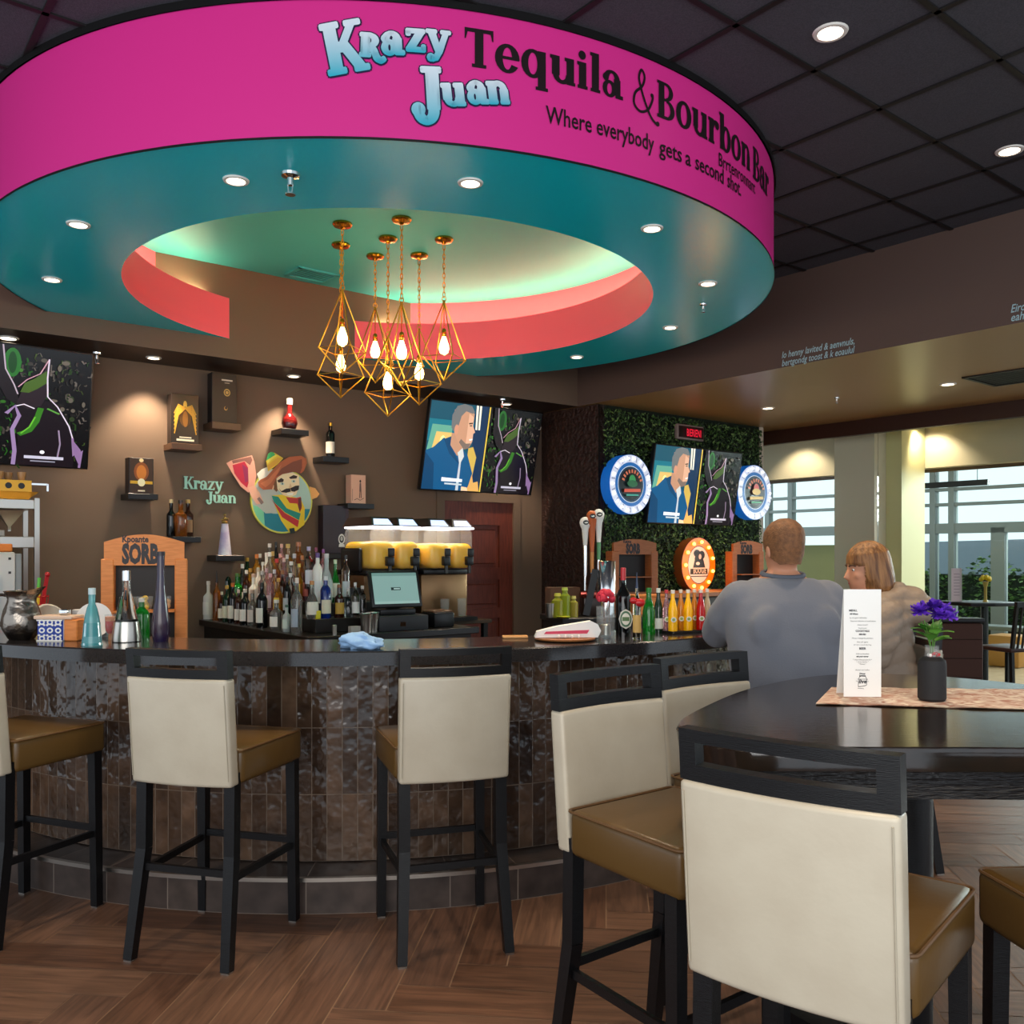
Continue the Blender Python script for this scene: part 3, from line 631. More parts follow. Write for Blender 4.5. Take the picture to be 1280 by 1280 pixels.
# ================================================================== THE BAR
BC = Vector((-.902, 6.556, 0)); RB = 2.905; BT = 1.10
bar = thing('bar_counter', 'long curved bar with dark glossy top and brown glazed tile front', 'bar')
TB = Matrix.Translation(BC)
A0, A1 = math.radians(-90-50), math.radians(-90+57)
def arcbox(r0, r1, z0, z1, name, m, a0=A0, a1=A1, n=110, bev=0, vo=0):
    prof = [(r1, z0), (r1, z1-bev), (r1-bev, z1), (r0, z1), (r0, z0)] if bev else [(r1, z0), (r1, z1), (r0, z1), (r0, z0)]
    mb = MB(); k = n+1; P = prof+[prof[0]]
    mb.uv = []
    for j in range(len(P)-1):
        (ra, za), (rb_, zb_) = P[j], P[j+1]; o = len(mb.v)
        for i in range(k):
            a = a0+(a1-a0)*i/n
            mb.v += [(BC.x+ra*math.cos(a), BC.y+ra*math.sin(a), za), (BC.x+rb_*math.cos(a), BC.y+rb_*math.sin(a), zb_)]
        for i in range(n):
            mb.f.append((o+2*i, o+2*i+2, o+2*i+3, o+2*i+1)); mb.m.append(0); mb.c.append(None)
            s0, s1 = (a0+(a1-a0)*i/n)*r1+20, (a0+(a1-a0)*(i+1)/n)*r1+20
            va = za-vo if abs(za-zb_) > .001 else ra; vb = zb_-vo if abs(za-zb_) > .001 else rb_
            mb.uv += [(s0, va), (s1, va), (s1, vb), (s0, vb)]
    for a in (a0, a1):
        o = len(mb.v); mb.v += [(BC.x+r*math.cos(a), BC.y+r*math.sin(a), z) for r, z in prof]; mb.f.append(tuple(range(o, o+len(prof)))); mb.m.append(0); mb.c.append(None); mb.uv += [(r, z) for r, z in prof]
    return mb.build(name, m, bar, smooth=30)
arcbox(RB-.52, RB, BT-.06, BT, 'countertop', M['bartop'], bev=.006)
o = arcbox(RB-.45, RB-.275, .152, BT-.0605, 'tiled_front', M['bartile'], vo=.152)
arcbox(RB-.44, RB-.075, 0, .147, 'plinth', M['plinth'])
arcbox(RB-.088, RB-.068, .135, .152, 'plinth_edge_trim', M['steel'])
def onbar(px, py, dz=0): return onz(px, py, BT+dz)

# ================================================================== STOOLS
def make_stool(label, loc, rz, group='cream backed bar stools'):
    t = thing('bar_stool', label, 'bar stool', loc, rz, group)
    w = .205
    # legs
    for sx in (-1, 1):
        MB().sbar((sx*.185, -.175, .70), (sx*.185, -.18, .40), .042, .042).sbar((sx*.185, -.18, .40), (sx*.202, -.238, .006), .042, .042, w2=.036, h2=.036).build('leg', M['black_wood'], t)
        MB().sbar((sx*.205, .228, .70), (sx*.210, .236, .006), .04, .04, w2=.034, h2=.034).build('leg', M['black_wood'], t)
    for x, y in ((-.202, -.238), (.202, -.238), (-.21, .236), (.21, .236)): MB().box(x-.016, x+.016, y-.016, y+.016, 0, .006).build('foot_glide', M['steel'], t)
    for sx in (-1, 1): MB().sbar((sx*.187, -.19, .315), (sx*.207, .232, .315), .016, .026).build('stretcher', M['black_wood'], t)
    MB().sbar((-.207, .231, .335), (.207, .231, .335), .016, .026).build('stretcher', M['black_wood'], t)
    MB().sbar((-.187, -.19, .335), (.187, -.19, .335), .016, .026).build('stretcher', M['black_wood'], t)
    # seat cushion, slightly crowned
    mb = MB(); mb.rbox(-.232, .232, -.163, .268, .655, .785, .022, 3, taper=lambda c: (c.x*(1 if c.y > 0 else .93), c.y, c.z-(.0 if c.z < .7 or c.y > 0 else .0))); o = mb.build('seat', M['tan'], t)
    mb = MB(); r = .02; pts = []
    for cx, cy, a in ((.210, .246, 0), (-.210, .246, 90), (-.196, -.15, 180), (.196, -.15, 270)):
        pts += [(cx+r*math.cos(math.radians(a+k*30)), cy+r*math.sin(math.radians(a+k*30)), .779) for k in range(4)]
    mb.tube(pts, .0042, 6, closed=True); part_label(mb.build('seat_piping', M['piping'], t), 'dark piping around the seat edge')
    # upholstered back: raked and gently curved
    b = bmesh.new(); bmesh.ops.create_cube(b, size=1)
    bmesh.ops.subdivide_edges(b, edges=[e for e in b.edges if abs((e.verts[0].co-e.verts[1].co).x) > .5], cuts=7, use_grid_fill=True)
    def bend(x, z): return -.022*(1-(x/.21)**2)-(z-.66)*.085
    for v in b.verts:
        x, y, z = v.co; zz = .655+(z+.5)*.395; xx = x*2*(.208+.004*(zz-.66)); v.co = (xx, -.192+y*.055+bend(xx, zz), zz)
    sharp = [e for e in b.edges if len(e.link_faces) == 2 and e.calc_face_angle() > .8]
    bmesh.ops.bevel(b, geom=sharp, offset=.013, segments=3, profile=.6, affect='EDGES')
    MB().bm(b).build('backrest', M['cream'], t, smooth=50)
    mb = MB()
    for sx in (-1, 1):
        mb.tube([(sx*.199, -.2215+bend(sx*.199, z), z) for z in [.68+.35*i/8 for i in range(9)]], .0018, 5)
    part_label(mb.build('backrest_seam', basemat('#A89F8C'), t), 'stitched seam')
    # wooden top rail with a hand slot
    mb = MB(); n = 10
    def railbar(x0, x1, z0, z1):
        vs = []
        for i in range(n+1):
            x = x0+(x1-x0)*i/n
            for dy, z in ((-.02, z0), (.018, z0), (.018, z1), (-.02, z1)): vs.append((x, -.192+bend(x, z)+dy, z))
        fs = [(4*i+k, 4*i+(k+1) % 4, 4*i+4+(k+1) % 4, 4*i+4+k) for i in range(n) for k in range(4)]+[(3,2,1,0),(4*n,4*n+1,4*n+2,4*n+3)]
        mb.add(vs, fs)
    railbar(-.21, .21, 1.128, 1.153); railbar(-.21, .21, 1.05, 1.083); railbar(-.21, -.172, 1.0831, 1.1279); railbar(.172, .21, 1.0831, 1.1279)
    mb.build('top_rail', M['black_wood'], t, smooth=20)
    return t
D = math.radians
s0 = make_stool('cream backed stool at the bar, angled left, in front of the purple bottle', (-1.153, 3.484, 0), D(-14.8))
s0['label'] = 'cream backed bar stool standing in front of the dark purple bottle on the bar'
dup(s0, (-2.046, 3.665, 0), D(-21.3), 'partly visible cream backed bar stool below the hammered metal pitcher')
dup(s0, (-.2735, 3.5375, 0), D(16.4), 'cream backed bar stool seen square on, just beside the crumpled blue cloth on the bar')
s4 = dup(s0, (.428, 2.508, 0), D(-142.7), 'cream backed stool at the dark table, its seat turned towards us, nearest the bar tiles')
dup(s0, (.785, 2.89, 0), D(-145.7), 'stool beyond the dark table, only slotted rail and cream top showing beside the man')
dup(s0, (.654, 1.861, 0), D(-38), 'largest nearest cream backed stool, its back to us at the dark table')
dup(s0, (1.31, 1.80, 0), D(4), 'stool at the frame edge of the dark table, only its seat corner and leg showing')
dup(s0, (1.785, 4.42, 0), D(84), 'stool seen edge on behind the woman in the beige coat')

# ================================================================== HIGH TABLE
TT = 1.07
out = spline([(.415,2.2),(.425,2.3),(.545,2.535),(.74,2.84),(.97,3.08),(1.19,3.205),(1.45,3.18),(1.688,2.96),(1.83,2.65),(1.82,2.32),(1.62,2.06),(1.33,1.985),(1.0,1.985),(.7,1.99),(.51,2.0),(.435,2.08),(.415,2.2)], 6)[:-1]
tab = thing('high_table', 'large dark glossy wooden high table with rounded edge beside the nearest stool', 'table', (1.1, 2.55, 0))
loc_ = [(x-1.1, y-2.55) for x, y in out]
mtop = mat('dark_glossy_oak', '#17120F', .13, spec=.7, bump=(16, .12, .003), stretch=(1, 9, 1), var=(14, '#241A14'))
medge = mat('black_grained_oak', '#121113', .35, bump=(24, 1, .01), stretch=(1, 1, 7))
def inset(p, k): return [(x*k, y*k) for x, y in p]
mb = MB(); n = len(loc_)
vs = [(x, y, TT-.012) for x, y in loc_]+[(x, y, TT) for x, y in inset(loc_, .988)]+[(x, y, TT-.055) for x, y in inset(loc_, .99)]
fs = [tuple(range(n, 2*n))]+[(i, (i+1) % n, n+(i+1) % n, n+i) for i in range(n)]+[(2*n+i, 2*n+(i+1) % n, (i+1) % n, i) for i in range(n)]+[tuple(range(3*n-1, 2*n-1, -1))]
mb.add(vs, fs); mb.build('tabletop', mtop, tab, smooth=40)
MB().prism(inset(loc_, .965), TT-.12, TT-.0555).build('apron', medge, tab)
MB().lathe([(.09, .05), (.09, TT-.12)], 20).build('pedestal', M['black_wood'], tab)
mb = MB()
for a in (0, 90): mb.box(-.38, .38, -.05, .05, 0, .05, 0, Matrix.Rotation(D(a+30), 4, 'Z'))
mb.build('base', M['black_wood'], tab)
# runner cloth
mrun = mat('printed_runner', '#EEDCC6', .8, var=(22, '#B87C64'))
nt, N, L = nodes_of(mrun); 
for nd in N:
    if nd.type == 'TEX_NOISE': nd.inputs['Distortion'].default_value = 1.5
q = [(.862, 2.545), (1.02, 2.86), (1.74, 2.80), (1.70, 2.41)]
mb = MB(); nn = 26
def bl_(u, v): return [(q[0][k]*(1-u)+q[3][k]*u)*(1-v)+(q[1][k]*(1-u)+q[2][k]*u)*v for k in (0, 1)]
vs = [(*bl_(i/nn, j/10), TT+.003+.0018*math.sin(i*1.3)*math.sin(j*1.1+i*.4)+.0012) for i in range(nn+1) for j in range(11)]
fs = [(i*11+j, i*11+j+1, i*11+j+12, i*11+j+11) for i in range(nn) for j in range(10)]
mb.add([(x, y, z-.0022) for x, y, z in vs]+vs, [tuple(reversed(f)) for f in fs]+[tuple(i+len(vs) for i in f) for f in fs])
tag(mb.build('table_runner', mrun), 'patterned peach and brown runner cloth laid across the dark table', 'table runner')
# folded standing menu
mp_ = onz(1078, 871, TT+.006); t = thing('menu_card', 'tall white folded menu standing on the patterned runner', 'menu', (mp_.x, mp_.y, TT+.006), D(-3))
wm, hm = .109, .318
mb = MB(); mb.box(-wm/2, wm/2, 0, .0012, 0, hm, 0); mb.add([(-wm/2, .0012, hm), (wm/2, .0012, hm), (wm/2, .07, 0), (-wm/2, .07, 0), (-wm/2, .0025, hm), (wm/2, .0025, hm), (wm/2, .0715, 0), (-wm/2, .0715, 0)], [(0,1,2,3),(7,6,5,4),(0,3,7,4),(1,5,6,2)])
mb.build('card', M['paper'], t)
mb = MB(); lines = [(.205,'MENU,',.008,-.36,1),(.235,'All Wines',.006,-.34,1),(.27,'by the glass half bottle',.0055,-.34,0),(.30,'Seasonal selection of small plates',.0055,-.32,0),(.335,'cheese board',.0055,0,0),(.365,'fresh bread',.005,0,0),(.395,'COCKTAILS',.0075,0,1),(.425,'SERVED',.006,0,1),(.46,'House margarita pitchers',.006,0,0),(.495,'lime salt agave',.0055,0,0),(.52,'served on ice all day long',.005,0,0),(.56,'BEER',.009,0,1),(.605,'draft and bottled',.0055,0,0),(.63,'ask your server',.0055,0,1),(.66,'* chips salsa guacamole *',.0055,0,0),(.68,'* tacos nachos *',.0055,0,0),(.70,'* flautas *',.0055,0,0),(.755,'dessert and coffee',.0055,0,0),(.79,'Dinner',.006,0,1),(.81,'Specials',.006,0,1),(.84,'every evening',.0055,0,0),(.86,'from the kitchen',.0055,0,0)]
for yf, s, sz_, xo, bo in lines:
    v, f = text_geo(s, sz_, .0003 if bo else 0, 1, 'LEFT' if xo < 0 else 'CENTER'); flat(mb, ([(x+(xo*wm if xo < 0 else 0), y+hm*(1-yf)) for x, y in v], f), None, off=.0006)
g = G(); g.path(spline([(-.3,-.28),(-.28,.1),(-.15,.3),(.1,.32),(.28,.2),(.3,-.05),(.26,-.2),(-.3,-.28)],5), .03); g.path([(-.35,-.36),(.1,-.38)], .02)
flat(mb, ([(x*.04, y*.055+.045) for x, y in g.v], g.f), None, off=.0006)
v, f = text_geo('live', .017, .0005, 1, 'CENTER'); flat(mb, ([(x+y*.25, y+.04) for x, y in v], f), None, off=.0007)
mb.build('menu_print', basemat('#26262B', .7), t)
# vase with flowers
vp = onz(1165, 875, TT+.006); t = thing('flower_vase', 'small black wrapped bottle vase holding purple flowers on the table runner', 'vase', (vp.x, vp.y, TT+.006))
MB().lathe([(.034,0),(.0385,.006),(.0385,.105),(.036,.116),(.026,.124),(.02,.126)], 28).build('black_sleeve', mat('black_rubbery_sleeve', '#1B1A1C', .7, bump=(60,.2,.003)), t)
MB().lathe([(.022,.126),(.02,.135),(.019,.155),(.021,.158),(.018,.158),(.016,.13)], 20, cap=False).build('glass_neck', M['clear_plastic'], t)
mb = MB(); rng = random.Random(4)
for i in range(14): mb.sphere((rng.uniform(-.017,.017), rng.uniform(-.017,.017), .128+rng.uniform(0,.008)), .005, 8, 5, i % 2)
mb.build('pebbles', [M['red'], M['white']], t)
mb = MB()
for i in range(7):
    a = i*.9; mb.tube(spline([(.004*math.cos(a),.004*math.sin(a),.13),(.008*math.cos(a),.008*math.sin(a),.17),(.03*math.cos(a),.02*math.sin(a),.215+.004*i)],4), .0017, 6)
mb.build('stems', basemat('#4E7A2E', .5), t)
for i in range(11):
    a = i*2.3; mb = MB(); l_ = .05; z0 = .172+.007*(i % 5); w_ = .017
    R = Matrix.Translation((0,0,z0)) @ Matrix.Rotation(a, 4, 'Z') @ Matrix.Rotation(D(-8-11*(i % 4)), 4, 'Y')
    vs = [(.008+l_*k/6, s_*w_*math.sin(PI*min(1,(k+.15)/6.1))**.8, .006*math.sin(PI*k/6)-.003*abs(s_)) for k in range(7) for s_ in (-1, 0, 1)]
    mb.add(vs, [(3*k+j, 3*k+j+1, 3*k+j+4, 3*k+j+3) for k in range(6) for j in (0, 1)], 0, R); mb.build('leaf', basemat(('#4F8A2C', '#3F7726', '#6BA33F')[i % 3], .5), t)
heads = [(-.035,0,.255), (.0,-.01,.268), (.032,.0,.262), (.018,-.012,.245), (-.015,.012,.262), (.045,-.01,.24)]
for i, h_ in enumerate(heads):
    mb = MB(); rng = random.Random(i)
    for k in range(46):
        a = rng.uniform(0, 2*PI); e = rng.uniform(-.35, 1.2); l_ = rng.uniform(.018, .03); R = Matrix.Translation(h_) @ Matrix.Rotation(a, 4, 'Z') @ Matrix.Rotation(-e, 4, 'Y') @ Matrix.Rotation(rng.uniform(-.5,.5), 4, 'X')
        mb.add([(0,0,0),(l_*.5,-.006,.002),(l_,-.005,-.002),(l_*1.08,.0,.001),(l_,.005,-.002),(l_*.5,.006,.002)], [(0,1,2,3),(0,3,4,5)], 0, R)
    mb.build('blossom', basemat(('#6B35C8', '#5526B0', '#7E4BD8')[i % 3], .6), t)

# ================================================================== BRASS PENDANT LIGHTS
def pendant(cx, cy, zt, label, rot_):
    # cx, cy: canopy; zt: height of the cage's apex
    t = thing('pendant_light', label, 'pendant light', (cx, cy, ZC-.025), 0, 'brass cage pendants in the round ceiling'); z = zt-(ZC-.025)
    MB().lathe([(.062, 0), (.064, -.012), (.056, -.022), (.02, -.028), (.009, -.04)], 24).build('ceiling_rose', M['brass'], t)
    mb = MB(); L_ = -z-.04-.03; n = max(3, int(L_/.03))
    for i in range(n):
        c = -.045-L_*(i+.5)/n; hh = L_/n*.72; pts = [(.008*math.cos(a), 0, c+hh*math.sin(a)) for a in [k*PI/4 for k in range(8)]]
        if i % 2: pts = [(0, x, zz) for x, _, zz in pts]
        mb.tube(pts, .0028, 5, closed=True)
    mb.build('chain', M['gold'], t)
    mb = MB(); mb.tube([(.014*math.cos(a), 0, z+.012+.018*math.sin(a)) for a in [k*PI/5 for k in range(10)]], .003, 6, closed=True).build('loop', M['gold'], t)
    mb = MB(); rw, zw, ze = .158, z-.39, z-.54
    pv = [(rw*math.cos(rot_+k*PI/2), rw*math.sin(rot_+k*PI/2), zw) for k in range(4)]
    for k in range(4):
        mb.cyl((0,0,z), pv[k], .0042, 8); mb.cyl(pv[k], (0,0,ze), .0046, 8); mb.cyl(pv[k], pv[(k+1) % 4], .0028, 6)
    for p in pv+[(0,0,z),(0,0,ze)]: mb.sphere(p, .006, 8, 5)
    mb.build('cage', M['gold'], t)
    MB().cyl((0,0,z), (0,0,z-.225), .0035, 8).lathe([(.01,z-.19),(.016,z-.2),(.016,z-.24),(.013,z-.245)], 14).build('socket', M['brass'], t)
    MB().lathe([(.012,z-.24),(.015,z-.255),(.031,z-.30),(.034,z-.325),(.028,z-.35),(.012,z-.365),(1e-5,z-.367)], 18).build('bulb', M['bulb'], t)
    place_light(lamp_data('bulb_light', 'POINT', 3.2, (1, .66, .32), shadow_soft_size=.045), (0,0,z-.31), None, t)
PD = [((428,275),(430,362),'furthest out, uppermost of the overlapping pair'), ((426,301),(427,399),'lowest of the overlapping pair, hanging below another cage'), ((469,315),(469,384),'just beside the overlapping pair, in front of the coral rim end'),
      ((485,293),(484,420),'lowest hanging of the cluster, its tip below all others'), ((502,269),(501,378),'in the middle of the cluster with a big ring above its cage'), ((524,314),(525,411),'low cage between the middle cage and the outermost cage near the television'), ((555,294),(555,376),'outermost cage nearest the split-screen television')]
for i, ((x, y), (x2, y2), wh) in enumerate(PD):
    p = onz(x, y+4, ZC-.025); zt = HC-(y2-YH)*p.y/F
    pendant(p.x, p.y, zt, 'brass cage pendant, '+wh, (.5, .25, .75, .35, .6, .15, .45)[i])
# ================================================================== BACK WALL: SCREENS, SHELVES, SIGNS
def tv_shapes():
    S = []; A = S.append
    A(([(0,0),(.5,0),(.5,1),(0,1)], '#0B4A5E')); A(([(0,.55),(.5,.62),(.5,.8),(0,.8)], '#0F6C7E'))
    A(([(0,.38),(.2,.38),(.2,.74),(.03,.74)], '#5FA08A')); A(([(.04,.42),(.2,.42),(.2,.66),(.07,.66)], '#D9B668')); A((ell(.13,.54,.025,.08), '#F4EC9A')); A((ell(.13,.54,.012,.05), '#D9B668'))
    A(([(.40,.0),(.5,0),(.5,1),(.38,1)], '#082B4E')); A(([(.40,.72),(.415,.72),(.405,1),(.385,1)], '#F4F0D8')); A(([(.425,.72),(.44,.72),(.432,1),(.415,1)], '#F4F0D8'))
    A(([(.36,.15),(.42,.1),(.44,.4),(.40,.52),(.36,.5)], '#C9A94E'))
    A(([(.0,.0),(.45,.0),(.42,.22),(.36,.42),(.30,.5),(.2,.52),(.14,.6),(.06,.48),(0,.44)], '#0C4F7C')); A(([(0,0),(.1,0),(.08,.3),(0,.42)], '#093C62')); A(([(.14,.58),(.2,.62),(.23,.46),(.3,.3),(.2,.42)], '#0A3F66'))
    A(([(.2,.66),(.2,.52),(.27,.4),(.31,.5),(.31,.64)], '#B98A6E')); A((([(.295,.36),(.31,.36),(.315,.0),(.29,.0)]), '#B9C4CC')); A(([(.27,.44),(.31,.5),(.33,.4),(.3,.3)], '#C9CDCB'))
    A(([(.2,.92),(.24,.97),(.33,.97),(.375,.9),(.375,.76),(.4,.69),(.385,.67),(.385,.58),(.36,.5),(.32,.48),(.27,.54),(.22,.66)], '#C08E70'))
    A(([(.33,.9),(.375,.86),(.375,.76),(.4,.69),(.385,.67),(.385,.58),(.36,.5),(.33,.56),(.33,.7)], '#D9A98A'))
    A(([(.19,.72),(.185,.86),(.22,.97),(.28,1),(.345,.985),(.375,.92),(.36,.9),(.3,.92),(.265,.86),(.25,.76),(.24,.7),(.21,.68)], '#6A6C6C'))
    A((ell(.235,.70,.018,.06), '#C98F72')); A(([(.27,.56),(.32,.48),(.36,.5),(.375,.56),(.33,.55),(.285,.6)], '#77665C')); A(([(.355,.605),(.385,.615),(.385,.6),(.36,.585)], '#F2E8E0')); A(([(.335,.79),(.37,.80),(.37,.785),(.34,.775)], '#4A3328')); A(([(.345,.765),(.365,.77),(.365,.757),(.345,.755)], '#2B2320'))
    A(([(.16,.10),(.34,.10),(.34,.135),(.16,.145)], '#E8EEF0')); A(([(.19,.065),(.34,.06),(.34,.08),(.19,.085)], '#B9C6CC'))
    A(([(.38,0),(.5,0),(.48,.12),(.44,.1),(.42,.2),(.40,.06)], '#D9A55A')); A(([(.34,.0),(.4,0),(.39,.04),(.34,.05)], '#F2C9A0'))
    A(([(.5,0),(1,0),(1,1),(.5,1)], '#0B0A0C')); rg = random.Random(8)
    for i in range(260):
        x, y = rg.uniform(.515,.985), rg.uniform(.03,.96); a = rg.uniform(0,6.3); l = rg.uniform(.015,.05)
        g_ = rg.choice(['#1F4A16','#12300E','#2E6B22','#0F2410','#3A3430','#4A443C','#1A3A14']) if x < .72 else rg.choice(['#2B2824','#3F3A34','#1E3316','#58504A','#141210','#35421F'])
        A((ribbon([(x,y),(x+l*.4*math.cos(a),y+l*math.sin(a)),(x+l*.6*math.cos(a+.5),y+l*1.5*math.sin(a+.5))], rg.uniform(.004,.012)), g_))
    for i in range(46):
        x, y = rg.uniform(.52,.975), rg.uniform(.05,.95); A((ell(x, y, rg.uniform(.008,.022), rg.uniform(.012,.03), 8), rg.choice(['#16360F','#2A5A1C','#1F4416','#3B6A26']) if x < .68 else rg.choice(['#2E2A26','#4A443C','#26301C','#5A5248','#1A1816'])))
    A((ell(.62,.86,.04,.12), '#236024')); A((ell(.62,.86,.02,.09), '#123A16'))
    A(([(.54,1),(.58,1),(.6,.75),(.65,.6),(.66,.5),(.6,.55),(.55,.7)], '#1A1418')); A(ribbon_c([(.575,1),(.59,.8),(.63,.68),(.65,.6)], .007, '#A898A4'))
    A(([(.62,.48),(.66,.56),(.73,.58),(.8,.56),(.86,.46),(.93,.24),(.93,.0),(.63,.0),(.66,.2),(.64,.34)], '#171016'))
    A(([(.645,.52),(.68,.70),(.72,.74),(.77,.82),(.79,.92),(.80,.94),(.79,.74),(.79,.62),(.76,.52),(.70,.48)], '#241A20'))
    A(([(.66,.62),(.68,.70),(.73,.75),(.78,.82),(.785,.72),(.74,.66),(.7,.62)], '#3E5620'))
    for p, w_, c in (([(.65,.66),(.69,.73),(.75,.79),(.79,.92)],.006,'#B88A98'), ([(.79,.92),(.785,.76),(.79,.6),(.84,.52),(.9,.36),(.92,.26)],.007,'#C9BCCB'), ([(.6,.43),(.64,.5),(.66,.42),(.63,.3),(.645,.12),(.64,0)],.02,'#8A7298'), ([(.645,.5),(.68,.52),(.73,.49)],.008,'#D8CCD8'),
                   ([(.92,.26),(.93,.1),(.97,.16),(.96,.0)],.012,'#84688E'), ([(.66,.26),(.71,.3),(.74,.38),(.76,.5)],.03,'#2F6A1C'), ([(.67,.27),(.71,.33),(.735,.42)],.008,'#5FA830'), ([(.79,.5),(.85,.46)],.012,'#4F8A3A'), ([(.85,.08),(.86,.2),(.85,.32)],.008,'#8A7890')):
        A((ribbon(p, w_), c))
    A(([(.69,.06),(.88,.06),(.88,.085),(.69,.085)], '#B9B4C4')); A(([(.72,.035),(.84,.035),(.84,.045),(.72,.045)], '#8A8694')); A((ell(.775,.12,.012,.016,8), '#F2EEF2'))
    A(([(.492,0),(.503,0),(.503,1),(.492,1)], '#E2C04A'))
    return S
def ribbon_c(p, w, c): return (ribbon(p, w), c)
TVS = tv_shapes()
def television(c, w, h, rz, label, tilt=13):
    t = thing('television', label, 'television', c, rz); t.rotation_euler = (D(tilt), 0, rz)
    MB().rbox(-w/2, w/2, -.02, .03, -h/2, h/2, .006, 2).build('bezel', M['black'], t)
    o = picture([([(a-.5, b_-.5) for a, b_ in p], c_) for p, c_ in TVS], w-.025, h-.025, .00006, None, -.0206); o.build('screen', M['screen'], t, smooth=0)
    MB().box(-.12, .12, .03, .10, -.12, .12).sbar((0,.08,0), (0,.19,.02), .06, .06).build('wall_bracket', M['black'], t)
PT = BW+V*.22; a, b_ = onplane(530, 556, PT, U), onplane(670, 567, PT, U); TW = (Vector((b_.x,b_.y,0))-Vector((a.x,a.y,0))).length; THt = TW*.5625
zc_ = (a.z+b_.z)/2
television(((a.x+b_.x)/2, (a.y+b_.y)/2, zc_), TW, .83, RU, 'split-screen television tilted down on the wall above the mahogany door')
r_ = onplane(113, 513, PT, U); c_ = Vector((r_.x, r_.y, r_.z))-U*(TW/2)
television(c_-Vector((0,0,.012)), TW, .82, RU, 'dark jungle-picture television cut by the frame edge, above the steel shelf rack')
PG = GW+V*.15; a, b_ = onplane(812, 605, PG, U), onplane(921, 611, PG, U); w3 = (Vector((b_.x,b_.y,0))-Vector((a.x,a.y,0))).length
television(((a.x+b_.x)/2, (a.y+b_.y)/2, (a.z+b_.z)/2), w3, .80, RU, 'split-screen television on the green foliage wall between two round signs', 9)

def onwall(px, py, off=0.0): return onplane(px, py, BW+V*off, U)
def shelf(px0, px1, py0, py1, label, m=None):
    a, b_ = onwall(px0+2, py0, .10), onwall(px1-2, py0, .10); w = math.hypot(b_.x-a.x, b_.y-a.y)*.93; c = (a+b_)/2; th = (py1-py0)*c.y/F
    t = MB().rbox(-w/2, w/2, -.1, .099, -max(.03, th*.8), 0, .003, 1).build('wall_shelf', m or M['black'], None, c, RU)
    tag(t, label, 'shelf', 'floating shelves on the brown wall'); return Vector((c.x, c.y, c.z))
def gift_box(p, px_w, px_h, m, label, name='gift_box'):
    w, h = px_w*p.y/F*1.02, px_h*p.y/F; t = thing(name, label, 'box', p, RU); MB().rbox(-w/2, w/2, -.05, .05, 0, h, .003, 1).build('carton', m, t); return t, w, h
gb = lambda p, n='front_print': None
P1 = shelf(152, 196, 618, 627, 'black floating shelf under the smallest dark box beside the plywood rack')
P2 = shelf(206, 251, 556, 566, 'bronze floating shelf under the golden-picture box', basemat('#5A3E2C', .35))
P3 = shelf(256, 299, 530, 541, 'uppermost bronze floating shelf under the tall plain black box', basemat('#5A3E2C', .35))
P4 = shelf(342, 383, 538, 547, 'black floating shelf under the round red bottle above the emblem')
P5 = shelf(394, 433, 572, 581, 'black floating shelf under the slim dark bottle beside the emblem')
P6 = shelf(425, 464, 630, 638, 'black floating shelf under the pale pink box')
P7 = shelf(208, 249, 671, 680, 'black floating shelf under three whiskey bottles')
P8 = shelf(261, 303, 694, 703, 'black floating shelf under the tall lilac bottle, lowest on the wall')
P9 = shelf(397, 436, 692, 700, 'black floating shelf hidden behind the bottles under the dark purple box')
t, w, h = gift_box(P1, 29, 45, basemat('#2A211F'), 'small dark box printed with a golden decanter on a black shelf')
mb = picture([([(-.45,.03),(.45,.03),(.45,.97),(-.45,.97)], '#3A2416'), (ell(0,.62,.3,.26), '#8A4A1A'), (ell(0,.6,.2,.2), '#C9782A'), (ell(0,.93,.09,.05), '#F2D9A0'), ([(-.45,.28),(.45,.28),(.45,.36),(-.45,.36)], '#D9A52A'), (ell(0,.32,.15,.11), '#F4EAC0'), ([(-.14,.07),(.14,.07),(.14,.11),(-.14,.11)], '#E8DCC0')], w, h, .0003, None, -.0503); mb.build('front_print', M['paint'], t)
t, w, h = gift_box(P2, 33, 62, basemat('#1C1512', .3), 'dark box printed with a golden winged figure on the bronze shelf')
sh = [(ell(0,.78,.07,.09), '#E8B84A'), (ell(0,.55,.22,.2), '#5A3A14')]
for k in range(6): sh += [(ribbon([(0,.72),(s_*.25,.78-.04*k),(s_*.4,.6-.08*k)], .035), '#D9A034') for s_ in (-1, 1)]
sh += [(ell(0,.5,.1,.16), '#8A5A1E'), ([(-.32,.06),(.32,.06),(.32,.10),(-.32,.10)], '#EDE3CC'), ([(-.22,.12),(.22,.12),(.22,.145),(-.22,.145)], '#EDE3CC')]
picture(sh, w, h, .0003, None, -.0503).build('front_print', M['paint'], t)
t, w, h = gift_box(P3, 31, 62, basemat('#1A1718', .4), 'tall plain black box with small gold roundels on the uppermost shelf')
picture([(ell(.1,.62,.13,.075), '#C9A45A'), (ell(.1,.62,.09,.052), '#1A1718'), (ell(.1,.62,.06,.035), '#C9A45A'), (ell(.05,.3,.07,.042), '#C9A45A'), (ell(.06,.31,.05,.03), '#1A1718'), ([(-.12,.85),(.32,.85),(.32,.88),(-.12,.88)], '#D8D2C4'), ([(0,.80),(.2,.80),(.2,.82),(0,.82)], '#A89F90')], w, h, .0003, None, -.0503).build('front_print', M['paint'], t)
t, w, h = gift_box(P6, 20, 36, basemat('#D8A890'), 'pale pink box with a small dark figure printed on it, on a black shelf')
